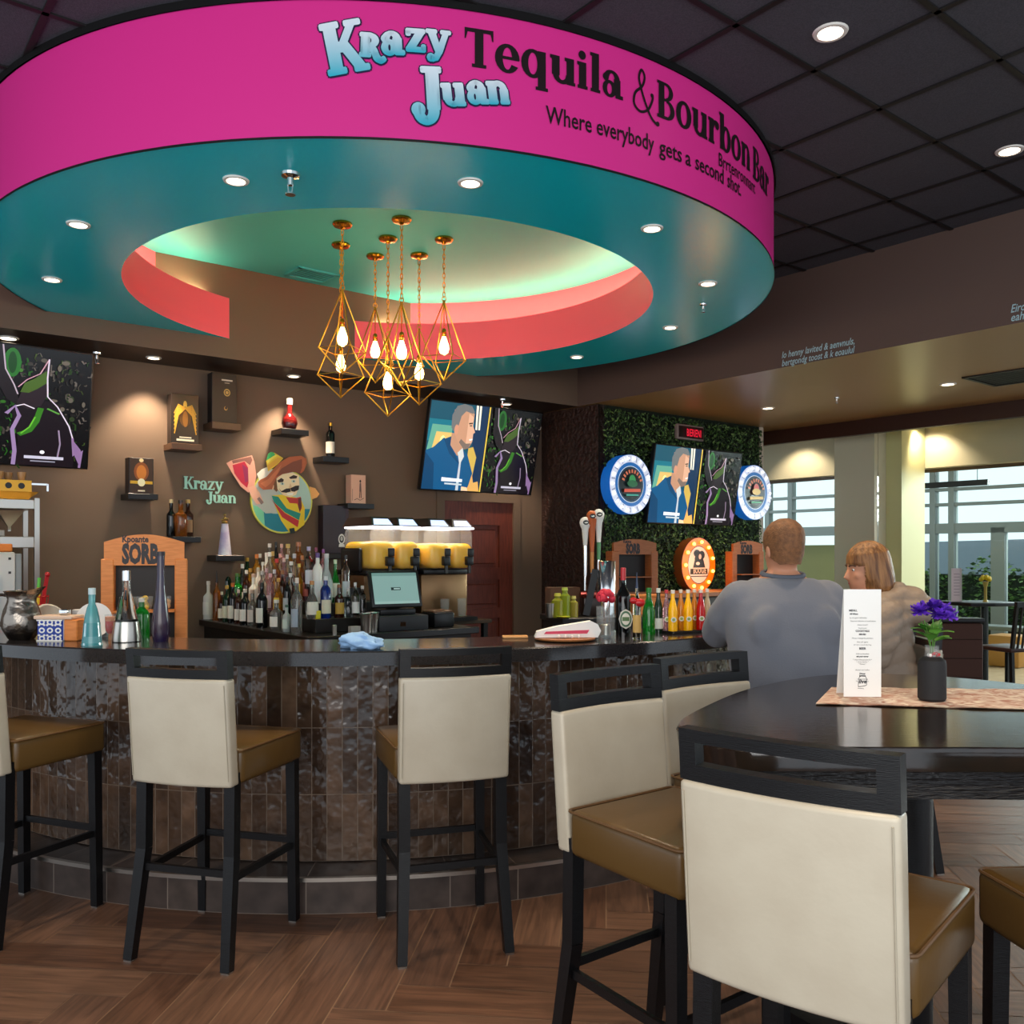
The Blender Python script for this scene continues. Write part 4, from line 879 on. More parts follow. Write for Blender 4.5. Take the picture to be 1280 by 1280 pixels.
picture([(ell(.12,.78,.06,.05), '#3A2A26'), ([(.05,.42),(.2,.42),(.17,.72),(.07,.72)], '#6A504A'), ([(.04,.2),(.09,.2),(.11,.42),(.07,.42)], '#3A2A26'), ([(.15,.2),(.2,.2),(.18,.42),(.13,.42)], '#3A2A26'), (ribbon([(-.3,.12),(-.1,.18),(.1,.12),(.35,.2)], .02), '#3A2A26'), (ribbon([(-.42,.1),(-.42,.5)], .03), '#8A6A5C')], w, h, .0003, None, -.0503).build('front_print', M['paint'], t)
t, w, h = gift_box(P9, 34, 60, basemat('#251820', .3), 'dark purple box with a white round emblem, standing behind the bottles')
picture([(ell(.22,.3,.13,.11), '#D8D4D0'), (ell(.22,.3,.09,.075), '#251820'), (ell(.22,.31,.05,.05), '#B8B4B0'), ([(.1,.14),(.34,.14),(.32,.2),(.12,.2)], '#D8D4D0'), ([(.38,.02),(.5,.02),(.5,.98),(.38,.98)], '#3A2A34')], w, h, .0003, None, -.0503).build('front_print', M['paint'], t)
# the lettering and the emblem
a = onwall(229, 613, .012); k_ = a.y/F
t = thing('wall_lettering', 'pale mint slab-serif name lettering in two lines on the brown wall', 'lettering', a, RU)
mint = mat('mint_letters', '#A9DCCB', .5)
def wl(wd, px, py, wpx, size):
    v, f, w = word(wd, size, -.03); b2 = onwall(px, py, .012); b3 = onwall(px+wpx, py, .012); s_ = (Vector((b3.x,b3.y,0))-Vector((b2.x,b2.y,0))).length; x0 = (Vector((b2.x,b2.y,0))-Vector((a.x,a.y,0))).dot(U)
    mb = MB(); flat(mb, ([(x*s_/w+x0, y+b2.z-a.z) for x, y in v], f), None, thick=.008); mb.build('letters', mint, t, smooth=0)
wl('Krazy', 229, 611, 49, .14); wl('Juan', 257, 628, 38, .125)
ec = onwall(352, 626, .02); er = 40*ec.y/F
def E(x, y): return ((x-655)/320, (690-y)/340)
def EP(*q): return [E(x, y) for x, y in q]
def eE(cx, cy, rx, ry, n=24): return [((cx-655)/320+rx/320*math.cos(2*PI*i/n), (690-cy)/340+ry/340*math.sin(2*PI*i/n)) for i in range(n)]
def clipc(poly, r=.97): return [(x*min(1, r/max(1e-6, math.hypot(x, y))), y*min(1, r/max(1e-6, math.hypot(x, y)))) for x, y in poly]
arcb = [(.97*math.cos(D(a)), .97*math.sin(D(a))) for a in range(196, 345, 6)]
em = [(ell(0,0,1.02,1.02,48), '#D6D25A'), (ell(0,0,.975,.975,48), '#A8C6BC'), (clipc(arcb+EP((960,770),(880,770),(800,830),(560,830),(430,800))), '#1A7F92'), (clipc([(.97*math.cos(D(a)), .97*math.sin(D(a))) for a in range(190, 240, 5)]+EP((470,960),(460,800),(400,760))), '#7CCFA4'),
      (clipc(EP((345,520),(400,440),(520,380),(620,600),(600,820),(480,830),(400,760),(340,740))), '#B9BDB4'), (EP((390,420),(440,370),(520,330),(560,380),(420,500)), '#E6DFD2'),
      (EP((85,330),(130,300),(340,230),(365,300),(385,440),(365,545),(305,620),(225,560),(150,440)), '#DE9C88'), (EP((140,300),(330,245),(345,280),(320,335),(265,295),(150,330)), '#8A5A50'), (EP((145,345),(265,300),(300,360),(305,520),(290,570),(230,520),(165,430)), '#B51F3C'), (EP((240,330),(300,370),(303,500),(270,520)), '#8E2450'),
      (EP((300,570),(365,540),(420,620),(460,720),(390,740),(330,660)), '#E0A890'), (EP((390,680),(415,660),(460,715),(435,740)), '#8A6A64'),
      (EP((945,525),(1010,540),(1058,600),(1030,640),(970,665)), '#E8A860'), 
      (EP((545,640),(640,625),(800,650),(860,680),(895,760),(890,940),(800,1010),(720,1015),(640,900),(580,760)), '#E8C628'), (EP((540,640),(610,650),(700,770),(850,820),(832,892),(680,812),(565,710)), '#158A7C'), (EP((542,680),(570,715),(680,820),(832,897),(818,968),(650,865)), '#BE2A2E'), (EP((690,650),(800,655),(850,640),(862,760),(840,810),(812,715),(730,712)), '#BF332C'), (EP((822,660),(855,650),(862,740),(840,800),(825,760)), '#6A2A22'),
      (EP((540,480),(600,440),(620,560),(590,600),(550,560)), '#7A4E2C'), (eE(548,545,16,36), '#E8B890'), (EP((590,460),(640,410),(760,385),(830,410),(835,520),(800,620),(740,650),(660,630),(600,570)), '#F0D8B0'), 
      (EP((598,480),(640,450),(668,465),(660,492),(610,500)), '#2A1510'), (EP((720,440),(770,412),(812,420),(805,445),(740,455)), '#2A1510'), (eE(650,510,22,14), '#BFD4C8'), (eE(770,478,22,14), '#BFD4C8'), (eE(652,510,7,10,10), '#3A4A44'), (eE(772,478,7,10,10), '#3A4A44'),
      (EP((735,500),(762,560),(735,570),(715,560)), '#DDB890'), (EP((610,555),(640,590),(690,560),(735,555),(740,590),(690,605),(640,600)), '#22110E'), (EP((735,555),(790,525),(830,520),(825,565),(780,590),(745,585)), '#22110E'), (EP((690,610),(770,600),(760,625),(710,630)), '#F6EEE0'),
      (EP((480,280),(500,205),(530,183),(570,190),(660,240),(600,310),(500,390)), '#E6C23A'), (EP((480,280),(500,205),(530,183),(560,188),(575,210),(500,265)), '#3FAE62'), (EP((490,330),(600,235),(650,240),(600,300),(500,370)), '#E0A83A'), (EP((500,265),(575,210),(595,215),(490,310)), '#E8E05A'),
      (EP((395,510),(420,480),(480,450),(540,380),(620,290),(720,222),(850,200),(905,225),(915,275),(880,360),(850,388),(760,380),(650,410),(580,460),(540,575),(450,585),(405,550)), '#B05E3A'), (EP((580,440),(640,350),(760,270),(860,235),(860,330),(838,385),(760,378),(650,408)), '#7E4430'), (EP((420,520),(500,470),(560,400),(640,310),(600,400),(530,510),(470,560)), '#C9744A'), (EP((720,985),(775,975),(785,1030),(735,1040)), '#1C2A2A')]
t = MB(); t = thing('wall_emblem', 'round painted emblem of a moustached man in a sombrero raising a red drink', 'sign', (ec.x, ec.y, ec.z), RU)
mb = MB(); mb.lathe([(er*1.02, -.012), (er*1.02, .012)], 48, 0, Matrix.Rotation(PI/2, 4, 'X')); mb.build('disc', basemat('#C9C24A'), t)
picture(em, er, er, .0004, None, -.0125).build('emblem_print', M['paint'], t, smooth=0)

# ================================================================== BOTTLES
PROF = {'wine': [(1,0),(1,.6),(.93,.66),(.6,.74),(.36,.79),(.33,.96)], 'square': [(.95,0),(1,.02),(1,.55),(.95,.6),(.45,.68),(.38,.72),(.38,.93)], 'jug': [(.8,0),(1,.08),(1,.4),(.7,.56),(.36,.68),(.33,.93)], 'cone': [(1,0),(1,.05),(.85,.25),(.5,.6),(.3,.75),(.27,.95)],
        'tall': [(1,0),(1,.68),(.85,.73),(.42,.8),(.4,.95)], 'slim': [(1,0),(1,.5),(.75,.66),(.42,.8),(.40,.96)], 'ball': [(.4,0),(.8,.06),(1,.22),(.85,.4),(.4,.52),(.3,.6),(.34,.92)], 'vase': [(.8,0),(1,.1),(.95,.25),(.6,.5),(.42,.72),(.42,.98)], 'bell': [(1,0),(.97,.06),(.7,.5),(.5,.66),(.33,.74),(.32,.95)]}
def bottle(p, h, r, gm, capc, labc, style, label, name='liquor_bottle', cat='bottle', group=None, lz=(.12,.45), n=16, cap_h=.06, pour=False, rz=0):
    t = thing(name, label, cat, p, rz, group); pr = [(a*r, b_*h) for a, b_ in PROF[style]]
    MB().lathe([(1e-5, .004)]+pr if False else pr, n).build('glass_body', gm, t)
    rn, zn = pr[-1]
    if capc is not None:
        m = capc if not isinstance(capc, str) else basemat(capc, .35)
        if pour: MB().lathe([(rn*.9, zn), (rn*.7, zn+.02*h/.3), (rn*.3, zn+.07*h/.3), (rn*.2, zn+.09*h/.3)], 10).build('pourer', m, t)
        else: MB().lathe([(rn*1.12, zn-h*cap_h*.6), (rn*1.12, zn+h*cap_h), (rn*.9, zn+h*cap_h*1.05)], 12).build('cap', m, t)
    if labc:
        def rad(z):
            for (r0, z0), (r1, z1) in zip(pr, pr[1:]):
                if z0 <= z <= z1: return r0+(r1-r0)*(z-z0)/max(1e-6, z1-z0)
            return r
        z0, z1 = h*lz[0], h*lz[1]; zz = [z0+(z1-z0)*k/4 for k in range(5)]
        MB().lathe([(rad(z)+.0012, z) for z in zz], 14, 0, None, False, D(-90-75), D(-90+75)).build('paper_label', basemat(labc, .6) if isinstance(labc, str) else labc, t)
    return t
# back bar: counter with stepped display
KP = Vector((-1.264, 5.55, 0)); NV = -V; BZ = .98
bk = thing('back_bar', 'dark back bar counter with stepped bottle display in the corner below the emblem', 'back bar', KP, RU)
MB().box(.04, 1.28, .05, 1.93, 0, BZ-.05).build('cabinet', basemat('#17130F', .5), bk)
MB().rbox(0, 1.32, 0, 1.935, BZ-.045, BZ, .004, 1).build('worktop', basemat('#12100F', .3), bk)
for k, (a0, a1, b0, z) in enumerate(((.17, 1.02, .24, .09), (.32, .90, .46, .18), (.48, .80, .70, .27))): MB().rbox(a0, a1, b0, 1.93, BZ if k == 0 else BZ+.09*k, BZ+z, .003, 1).build('display_step', basemat('#1B1613', .35), bk)
MB().rbox(1.322, 1.85, .55, 1.2, BZ-.03, BZ, .003, 1).build('side_shelf', basemat('#3A2A1A', .4), bk)
MB().box(1.79, 1.83, .58, .62, 0, BZ-.03).box(1.79, 1.83, 1.13, 1.17, 0, BZ-.03).build('side_shelf_legs', M['black'], bk)
ORD = ['first','second','third','fourth','fifth','sixth','seventh','eighth','ninth','tenth','eleventh','twelfth','thirteenth','fourteenth','fifteenth']
C_, AM, BR, GR, DG, BL, BK_ = M['glass'], M['amber'], M['brown_glass'], M['green_glass'], M['dark_green_glass'], M['blue_glass'], M['black_glass']
SM = mat('smoky_clear_glass', '#C9C4BC', .04, trans=.85, ior=1.4); PK = mat('pink_glass', '#D89AA0', .05, trans=.7); FR = mat('frosted_glass', '#C9D2D0', .3, trans=.4); WH = mat('white_coated_glass', '#E4DED4', .25); RD = mat('dark_red_glass', '#5A1414', .06, trans=.4); GO = mat('golden_liquor', '#C98A1E', .04, trans=.75)
def row(P, Dv, phrase, items, zoff):
    for i, (px, hp, w, gm, gname, cap, capn, lab, labn, st_) in enumerate(items):
        q = onplane(px, 700, P, Dv); q = Vector((q.x, q.y, BZ+zoff)); h = hp*q.y/F
        lb = '%s bottle with %s%s, %s %s' % (gname, capn, (' and '+labn) if labn else '', ORD[i], phrase)
        if len(lb.replace('-', ' ').split()) > 16: lb = lb.replace(' and '+labn, '')
        bottle(q, h, w*q.y/F/2, gm, cap, lab, st_, lb, group='bottles on the back bar', n=12, pour=(capn == 'pourer'), rz=RU if Dv is U else RV)
w1 = 'from the wall, lowest row'
row(KP+U*.075, NV, w1, [(260+(q_[0]-249)*111/122,)+q_[1:] for q_ in [(249,48,14,WH,'white','#E8E0D4','white cap','#EDE6DA','','square'),(261,50,10,AM,'tall amber','#15120F','pourer',None,'','tall'),(268,36,9,BR,'brown','#D8CDB8','cream cap','#DAD2C0','white label','wine'),(275,45,11,DG,'dark','#C9A24A','gold cap','#D4D2B8','pale label','wine'),(283,49,12,BK_,'black','#C8702A','orange cap','#DDD6C8','white label','wine'),(291,42,10,BR,'brown','#E0C9B8','peach cap','#E4DCD0','white label','wine'),
   (300,44,13,BK_,'dark','#D8CCC0','white cap','#E8E4DC','big white label','wine'),(310,46,12,SM,'smoky','#B89A86','tan cap','#CFC4BC','gray label','square'),(323,55,14,BK_,'dark wine','#1A1714','black cap','#E4E0D6','white label','wine'),(343,38,16,SM,'short clear','#D8D4CC','white cap','#E6E2DA','white label','square'),(357,34,10,FR,'frosted','#4A6A5A','green cap','#C9D6CC','pale label','square'),(371,68,14,SM,'tall smoky','#D8D0C4','white cap','#9AA6B4','gray label','wine')]], 0)
w2 = 'from the corner, front row by till'
row(KP-V*.30, U, w2, [(390,48,16,SM,'round','#B87A3A','orange cap','#E0D8C8','white label','jug'),(407,52,13,BL,'blue-necked','#D8D4D0','white cap','#DCD2B8','cream label','tall'),(424,42,12,BR,'brown','#8A5A34','tan cap','#B8923A','gold label','square'),(435,36,9,C_,'small clear','#D8D4D0','white cap',None,'','square'),(444,42,10,C_,'clear','#D8D4D0','white stopper','#E0DCD6','white label','wine'),(453,38,9,C_,'slim clear','#C9C4BC','gray cap',None,'','tall')], .09)
w3 = 'from the wall, second row'
row(KP+U*.235, NV, w3, [(272,46,10,BR,'brown','#A8823A','gold cap','#C9BFA8','tan label','wine'),(284,52,11,DG,'dark','#B8382A','red cap','#8A3A2A','red label','wine'),(297,44,15,GR,'square green','#3F6A2A','green cap','#6A8A3A','green label','square'),(308,48,11,BR,'brown','#E8E2DA','white cap','#D8CFC0','cream label','wine'),(317,46,12,WH,'peach','#D8B8A0','peach cap','#C9A890','peach label','square'),(328,50,11,SM,'smoky','#B8B4B0','silver cap','#D8D8D4','white label','tall'),(338,48,10,PK,'pink','#D8A8B0','pink cap','#D8C0C8','pink label','tall'),(348,44,12,GO,'golden','#C9A24A','gold cap','#D8B83A','yellow label','jug'),(359,46,10,BK_,'black','#3A3A40','gray cap','#B8B8BC','gray label','wine'),(369,42,10,C_,'clear','#6A8A9A','blue cap','#C9D4DA','pale blue label','square')], .09)
w4 = 'from the wall, third row'
row(KP+U*.385, NV, w4, [(309,46,12,DG,'dark','#D0A63E','gold cap','#3A3A34','dark label','wine'),(321,52,10,GO,'golden','#C8702A','orange cap','#D8D0B8','cream label','tall'),(329,44,11,C_,'clear','#E0DCD4','white cap','#D8D8D4','white label','square'),(337,56,10,SM,'smoky','#E8E4DC','white cap','#B8B4AC','gray label','tall'),(346,48,12,AM,'amber','#C8302A','red cap','#D89A4A','orange label','wine'),(355,50,10,PK,'rose','#D8B8B0','pink cap','#E0C8C0','pale label','wine'),(364,48,11,C_,'clear','#E8E4E0','white cap','#C8CCD0','gray label','square'),(374,46,11,GO,'yellow','#D8C060','yellow cap','#E0C870','yellow label','jug'),(384,52,10,RD,'red','#C82A2A','red cap','#B85A4A','red label','wine')], .18)
w5 = 'from the corner, raised row by till'
row(KP-V*.52, U, w5, [(397,62,12,WH,'white','#5A3A7A','purple cap','#E4E2E0','white label','tall'),(408,62,16,FR,'frosted','#D8D4D0','white pourer top','#C9CCC8','pale label','jug'),(419,54,12,GR,'pale green','#C8D8B0','green cap','#D8DCC8','white label','jug'),(432,58,10,C_,'tall clear','#121214','black cap','#C9D0D4','gray label','tall')], .18)
w6 = 'from the wall, topmost row'
row(KP+U*.56, NV, w6, [(337,50,10,SM,'smoky','#E8E0D4','white cap','#D8D4CC','white label','tall'),(345,52,9,BK_,'black','#1A1A1C','black cap','#3A3A3C','dark label','wine'),(352,50,10,PK,'pink','#D8A898','copper cap','#E0C4B8','pink label','wine'),(360,52,13,GO,'golden','#C9A85A','gold cap','#D8B87A','gold label','square'),(373,54,14,AM,'copper','#A86A4A','copper cap','#C8A890','copper label','tall')], .27)
w3b = 'from the wall, rear of second row'
row(KP+U*.287, NV, w3b, [(291,50,10,SM,'gray','#B8B4B0','silver cap','#D0CCC8','gray label','tall'),(303,54,10,C_,'clear','#E4E0D8','white cap','#D8D4D0','white label','tall'),(313,50,10,GO,'golden','#B8862A','gold cap','#D8C8A0','cream label','tall'),(323,52,10,WH,'cream','#C8B8A0','tan cap','#D8CFC0','cream label','tall'),(333,52,10,PK,'pink','#C8A0A8','pink cap','#E0D0D0','pale label','wine'),(343,52,9,C_,'slim clear','#C8C8CC','silver cap','#B8C0C8','gray label','tall'),(353,52,10,BR,'brown','#A87040','orange cap','#C8A070','tan label','wine'),(363,50,9,C_,'clear','#E8E8E8','white cap','#C8D0D8','blue label','tall')], .09)
w4b = 'from the wall, rear of third row'
row(KP+U*.44, NV, w4b, [(325,52,9,C_,'clear','#D8D4CC','white cap','#E0DCD4','white label','tall'),(333,54,9,WH,'white','#E0D8CC','cream cap','#C8C0B4','gray label','tall'),(341,56,9,GO,'golden','#C8A050','gold cap','#D8C890','cream label','tall'),(350,54,9,C_,'slim clear','#D89890','pink cap','#E4DCD8','white label','wine'),(359,54,9,SM,'smoky','#C8C4C0','silver cap','#D8D8D8','white label','tall'),(368,56,10,C_,'clear','#B8B8C0','gray cap','#D0D4D8','gray label','tall'),(378,54,10,AM,'amber','#C87840','orange cap','#D8B890','tan label','wine')], .18)
w6b = 'from the corner, topmost row by till'
row(KP-V*.76, U, w6b, [(386,52,11,C_,'clear','#B8A8C8','lilac cap','#D8D4DC','white label','tall'),(395,50,10,RD,'dark red','#8A3A5A','purple cap','#C89098','pink label','wine'),(404,48,10,PK,'rose','#8A4A8A','purple cap','#D0B0C0','pink label','wine')], .27)
# small yellow box on the step, metal shakers, card holder
q = onplane(397, 766, KP-V*.27, U); q.z = BZ+.09
tag(MB().rbox(-.018, .018, -.012, .012, 0, .055, .004, 2).build('yellow_tin', basemat('#D8C82A'), None, q, RU), 'tiny yellow tin in front of the round white-label bottle', 'tin')
def atk(a_, b2, z=BZ): v_ = KP+U*a_-V*b2; return (v_.x, v_.y, z)
for i, (px, nm) in enumerate(((458, 'metal shaker cup in front of the till screen, nearer the bottles'), (466, 'metal shaker cup touching the till base'))):
    q = onplane(px, 780, KP-V*(.06+.05*i), U); q.z = BZ
    t = thing('shaker_cup', nm, 'cup', q, 0, 'metal shakers'); MB().lathe([(.032,0),(.036,.05),(.042,.125),(.043,.128),(.04,.128),(.034,.05),(.03,.005),(1e-5,.005)], 20, cap=False).build('cup_body', M['steel'], t); MB().lathe([(.042,.124),(.045,.127),(.042,.131)], 20, cap=False).build('rim', M['chrome'], t)
q = onplane(443, 782, KP-V*.05, U); q.z = BZ
tag(MB().prism([(-.034,-.02),(.034,-.02),(.034,.02),(-.034,.02)], 0, .05).build('card_holder', basemat('#A8A49C'), None, q, RU), 'small gray card holder on the back bar beside the metal shakers', 'holder')
q = onplane(418, 786, KP-V*.06, U); q.z = BZ; tag(MB().lathe([(.014,0),(.016,.06),(.012,.065)], 14).build('jigger', M['steel'], None, q), 'small steel jigger on the back bar below the brown gold-label bottle', 'jigger')
# till
q = onplane(492, 775, KP-V*.22, U); q.z = BZ
t = thing('till', 'black point-of-sale till with a pale teal touchscreen on the back bar', 'till', q, RU-D(8))
MB().rbox(-.17, .19, -.16, .16, 0, .10, .006, 2).build('cash_drawer', M['darkgray'], t)
MB().box(-.02, .02, -.164, -.159, .03, .06).build('drawer_lock', M['chrome'], t)
MB().rbox(-.12, .14, -.06, .12, .1005, .14, .006, 2).sbar((.01,.05,.14), (.01,.02,.27), .1, .04).build('screen_stand', M['black'], t)
R = Matrix.Translation((.0,-.02,.275)) @ Matrix.Rotation(D(-18), 4, 'X')
MB().rbox(-.185, .185, -.018, .018, -.13, .13, .006, 2, 0, R).build('monitor', M['black'], t)
mb = MB(); mb.add([(-.165,-.0185,-.108),(.165,-.0185,-.108),(.165,-.0185,.112),(-.165,-.0185,.112)], [(0,1,2,3)], 0, R, lin('#6E8A86')).add([(-.165,-.0187,.09),(.165,-.0187,.09),(.165,-.0187,.112),(-.165,-.0187,.112)], [(0,1,2,3)], 0, R, lin('#5A7672')).add([(-.165,-.0187,-.108),(.165,-.0187,-.108),(.165,-.0187,-.09),(-.165,-.0187,-.09)], [(0,1,2,3)], 0, R, lin('#7C9692')).add([(-.035,-.0188,-.012),(.035,-.0188,-.012),(.035,-.0188,.008),(-.035,-.0188,.008)], [(0,1,2,3)], 0, R, lin('#1E2A2A')).add([(-.015,-.019,-.006),(.03,-.019,-.006),(.03,-.019,.003),(-.015,-.019,.003)], [(0,1,2,3)], 0, R, lin('#8AA09C'))
mb.build('touchscreen', M['screen'], t, smooth=0)
q = onplane(547, 775, KP-V*.2, U); q.z = BZ
t = thing('receipt_printer', 'black receipt printer box beside the till on the back bar', 'printer', q, RU); MB().rbox(-.085, .085, -.09, .09, 0, .105, .012, 2).build('printer_body', M['black'], t); MB().rbox(-.08, .08, -.07, .08, .1055, .118, .004, 1).build('printer_lid', basemat('#6A4A34', .4), t)
# frozen drink dispensers
def dispenser(q, rz, label, lv):
    t = thing('drink_dispenser', label, 'drink dispenser', q, rz, 'frozen drink machines')
    MB().rbox(-.215, .215, -.02, .36, 0, .36, .008, 2).build('cabinet', mat('bronze_steel', '#8A6A4A', .3, .8), t)
    MB().box(-.215, .215, -.16, -.021, 0, .03).build('drip_tray', M['black'], t)
    MB().rbox(-.22, .22, -.06, .40, .3605, .40, .008, 2).build('bowl_deck', M['black'], t)
    for sx in (-.108, .108):
        c = thing; b0 = MB().rbox(sx-.102, sx+.102, -.13, .33, .402, .72, .055, 5).build('bowl', M['clear_plastic'], t)
        MB().rbox(sx-.098, sx+.098, -.126, .326, .406, lv, .052, 5).build('juice', M['yellow_liq'], b0)
        mb = MB(); mb.add([(sx-.1,-.12,.722),(sx+.1,-.12,.722),(sx+.1,.33,.722),(sx-.1,.33,.722),(sx-.07,-.06,.79),(sx+.07,-.06,.79),(sx+.07,.30,.79),(sx-.07,.30,.79)], [(3,2,1,0),(4,5,6,7),(0,1,5,4),(1,2,6,5),(2,3,7,6),(3,0,4,7)]); ld = mb.build('lid', M['black'], t, smooth=20)
        mb = MB(); mb.add([(sx-.08,-.115,.73),(sx+.08,-.115,.73),(sx+.062,-.075,.776),(sx-.062,-.075,.776)], [(0,1,2,3)]); part_label(mb.build('lit_panel', mat('lit_lid_panel', '#C9D8F0', .3, emit='#BBD0FF', es=.55), ld), 'glowing pale blue lid panel')
        MB().rbox(sx-.1, sx+.1, -.128, .3, .709, .7215, .004, 1).build('light_strip', mat('white_light_strip', '#FFFFFF', .3, emit='#F4F6FF', es=2.4), ld)
        MB().rbox(sx+.0, sx+.06, -.175, -.131, .43, .50, .008, 2).cyl((sx+.03,-.155,.43), (sx+.03,-.155,.37), .014).rbox(sx+.005, sx+.055, -.185, -.165, .50, .56, .005, 2).build('tap', M['black'], t)
    MB().rbox(-.24, -.2155, .0, .3, .38, .56, .02, 3).build('side_cover', M['black'], t)
dispenser(atk(.975, .68), RU, 'two-bowl yellow frozen drink machine behind the till', .61)
dispenser(atk(1.47, .68), RU, 'two-bowl yellow frozen drink machine in front of the mahogany door', .60)
for i in range(2):
    t = thing('drinking_glass', ('clear glass standing under the first tap', 'clear glass standing under the last tap')[i]+' of the machine by the door', 'glass', atk(1.40+.2*i, .60, BZ+.0005)); 
    t.location = atk(1.42+.16*i, .585, BZ+.031)
    MB().lathe([(.03,0),(.036,.14),(.034,.14),(.028,.008),(1e-5,.008)], 16, cap=False).build('tumbler', M['clear_plastic'], t)

# items on the floating shelves
def on(Ps, px, dy=.0): q = onplane(px, 600, Vector((Ps.x, Ps.y, 0)), U); q.z = Ps.z; return q
q = on(P4, 362); t = bottle(q, 38*q.y/F, 10*q.y/F, RD, '#C9BFB0', None, 'ball', 'round red liqueur bottle with a tall pale stopper on the shelf above the emblem', n=20, cap_h=.12)
q = on(P5, 413); bottle(q, 43*q.y/F, 5.5*q.y/F, BK_, M['gold'], '#D8CFC0', 'tall', 'slim dark bottle with a white label on the shelf beside the emblem', n=16)
for px, hp, w, gm, cp, lb in ((215, 47, 11, BK_, '#C9B48A', 'dark whiskey bottle with pale cork, nearest the plywood rack of three on the shelf'), (225, 46, 15, AM, '#2A1C14', 'square amber whiskey bottle with black cap, middle of three on the shelf'), (236, 47, 13, BR, '#C9A45A', 'brown whiskey bottle with gold cap, nearest the lilac bottle of three on the shelf')):
    q = on(P7, px); q = q+V*(.02 if px == 225 else -.02); bottle(q, hp*q.y/F, w*q.y/F/2, gm, cp, '#8A6A4A' if px == 236 else None, 'square', lb, group='whiskey bottles on the low shelf', n=16)
q = on(P8, 281); t = thing('decorative_bottle', 'tall lilac and white swirled ceramic bottle with a figure stopper on the lowest shelf', 'bottle', q)
h = 53*q.y/F
MB().lathe([(.052,0),(.05,.02),(.030,h*.62),(.026,h*.72),(.028,h*.74)], 22).build('ceramic_body', mat('lilac_swirl', '#B8A8CC', .3, var=(9, '#E8E4EC')), t)
MB().lathe([(.022,h*.742),(.026,h*.77),(.022,h*.80),(.008,h*.82)], 14).sphere((0,0,h*.87), .014, 10, 6).cyl((-.03,0,h*.83), (.03,0,h*.86), .007).sphere((0,0,h*.95), .011, 10, 6).build('figure_stopper', mat('bronze_figure', '#B89A5A', .3, .9), t)
# ================================================================== LEFT SIDE BEHIND THE BAR
pc = thing('prep_counter', 'dark counter behind the bar carrying the plywood display rack', 'counter', KP, RU)
pcp = [(-1.35,.06),(-.55,.06),(-.55,.55),(-1.05,1.36),(-2.2,1.36),(-1.62,.88),(-1.42,.42)]
MB().prism(pcp, .93, .97).build('worktop', basemat('#1A1715', .3), pc); MB().prism([(-1+(x+1)*.95, .7+(y-.7)*.95) for x, y in pcp], 0, .93).build('cabinet', basemat('#191614', .5), pc)
def display_rack(q, rz, w, h, m, label, dark, name_txt):
    t = thing('display_rack', label, 'display rack', q, rz, 'plywood drink display racks'); a = w/2
    arch = [(-a*.93, h*.72)]+[(-a*.93+2*a*.93*i/14, h*(.93+.07*math.sin(PI*i/14))) for i in range(15)]+[(a*.93, h*.72)]
    mb = MB(); mb.prism([(x, z) for x, z in arch][::-1], -.015, .015, 0, Matrix.Rotation(PI/2, 4, 'X')); mb.build('arched_header', m, t)
    sw = w*.15
    for s_ in (-1, 1):
        xs = sorted((s_*a, s_*(a-sw))); MB().rbox(xs[0], xs[1], -.02, .1, 0, h*.78, .006, 1).build('side_panel', m, t)
    MB().box(-a+sw, a-sw, .085, .1, 0, h*.72).build('back_panel', dark, t)
    MB().box(-a+sw, a-sw, -.09, .084, h*.30, h*.315).build('shelf', m, t)
    MB().box(-a+sw, a-sw, -.02, .084, .0, .015).build('bottom_board', m, t)
    mb = MB(); v, f = text_geo('SORB', h*.235, .0085, .52, 'CENTER'); flat(mb, ([(x-w*.05, z+h*.745) for x, z in v], f), None, off=.0156); mb.build('bold_print', M['ink'], t)
    mb = MB(); v, f = text_geo(name_txt, h*.08, .002, .8, 'LEFT'); flat(mb, ([(x-w*.26, z+h*.93) for x, z in v], f), None, off=.0156); mb.build('small_print', M['ink'], t)
    return t
q = onz(181, 800, .97); q = Vector((q.x, q.y, 0)); q = onplane(181, 700, KP-V*.26, U); q.z = .97
rk_h = (795-668)*q.y/F*1.03+.0
display_rack(q, RU-D(20), 100*q.y/F, HC-(668-YH)*q.y/F-.97, M['orangewood'], 'large orange plywood display rack with bold lettering behind the purple bottle', basemat('#241B14'), 'Kpoante')
qq = q
MB_ = None
def loc_on(t_q, dx, dy, rz): return Vector((t_q.x+dx*math.cos(rz)-dy*math.sin(rz), t_q.y+dx*math.sin(rz)+dy*math.cos(rz), t_q.z))
hsh = (HC-(668-YH)*q.y/F-.97)*.315
for i, (dx, r, c, nm) in enumerate(((-.09, .045, '#C9A25A', 'glass jar of yellow fruit'), (.0, .05, '#E0B84A', 'glass bowl of golden fruit'), (.10, .045, '#D8A870', 'glass bowl of pale fruit'))):
    p = loc_on(q, dx, -.035, RU-D(20)); p.z += hsh+.001
    t = thing('fruit_bowl', nm+(', nearest the frame edge', ', in the middle', ', behind the purple bottle')[i]+' on the plywood rack shelf', 'bowl', p, 0, 'fruit bowls on the rack')
    MB().lathe([(r*.6,0),(r,.03),(r*1.02,.08),(r*.98,.08),(r*.94,.03),(r*.55,.004),(1e-5,.004)], 16, cap=False).build('glass_bowl', M['clear_plastic'], t)
    mb = MB(); rng = random.Random(i)
    for k in range(7): mb.sphere((rng.uniform(-.5,.5)*r, rng.uniform(-.5,.5)*r, .022+rng.uniform(0,.05)), r*.36, 8, 6)
    mb.build('fruit', basemat(c, .4), t)
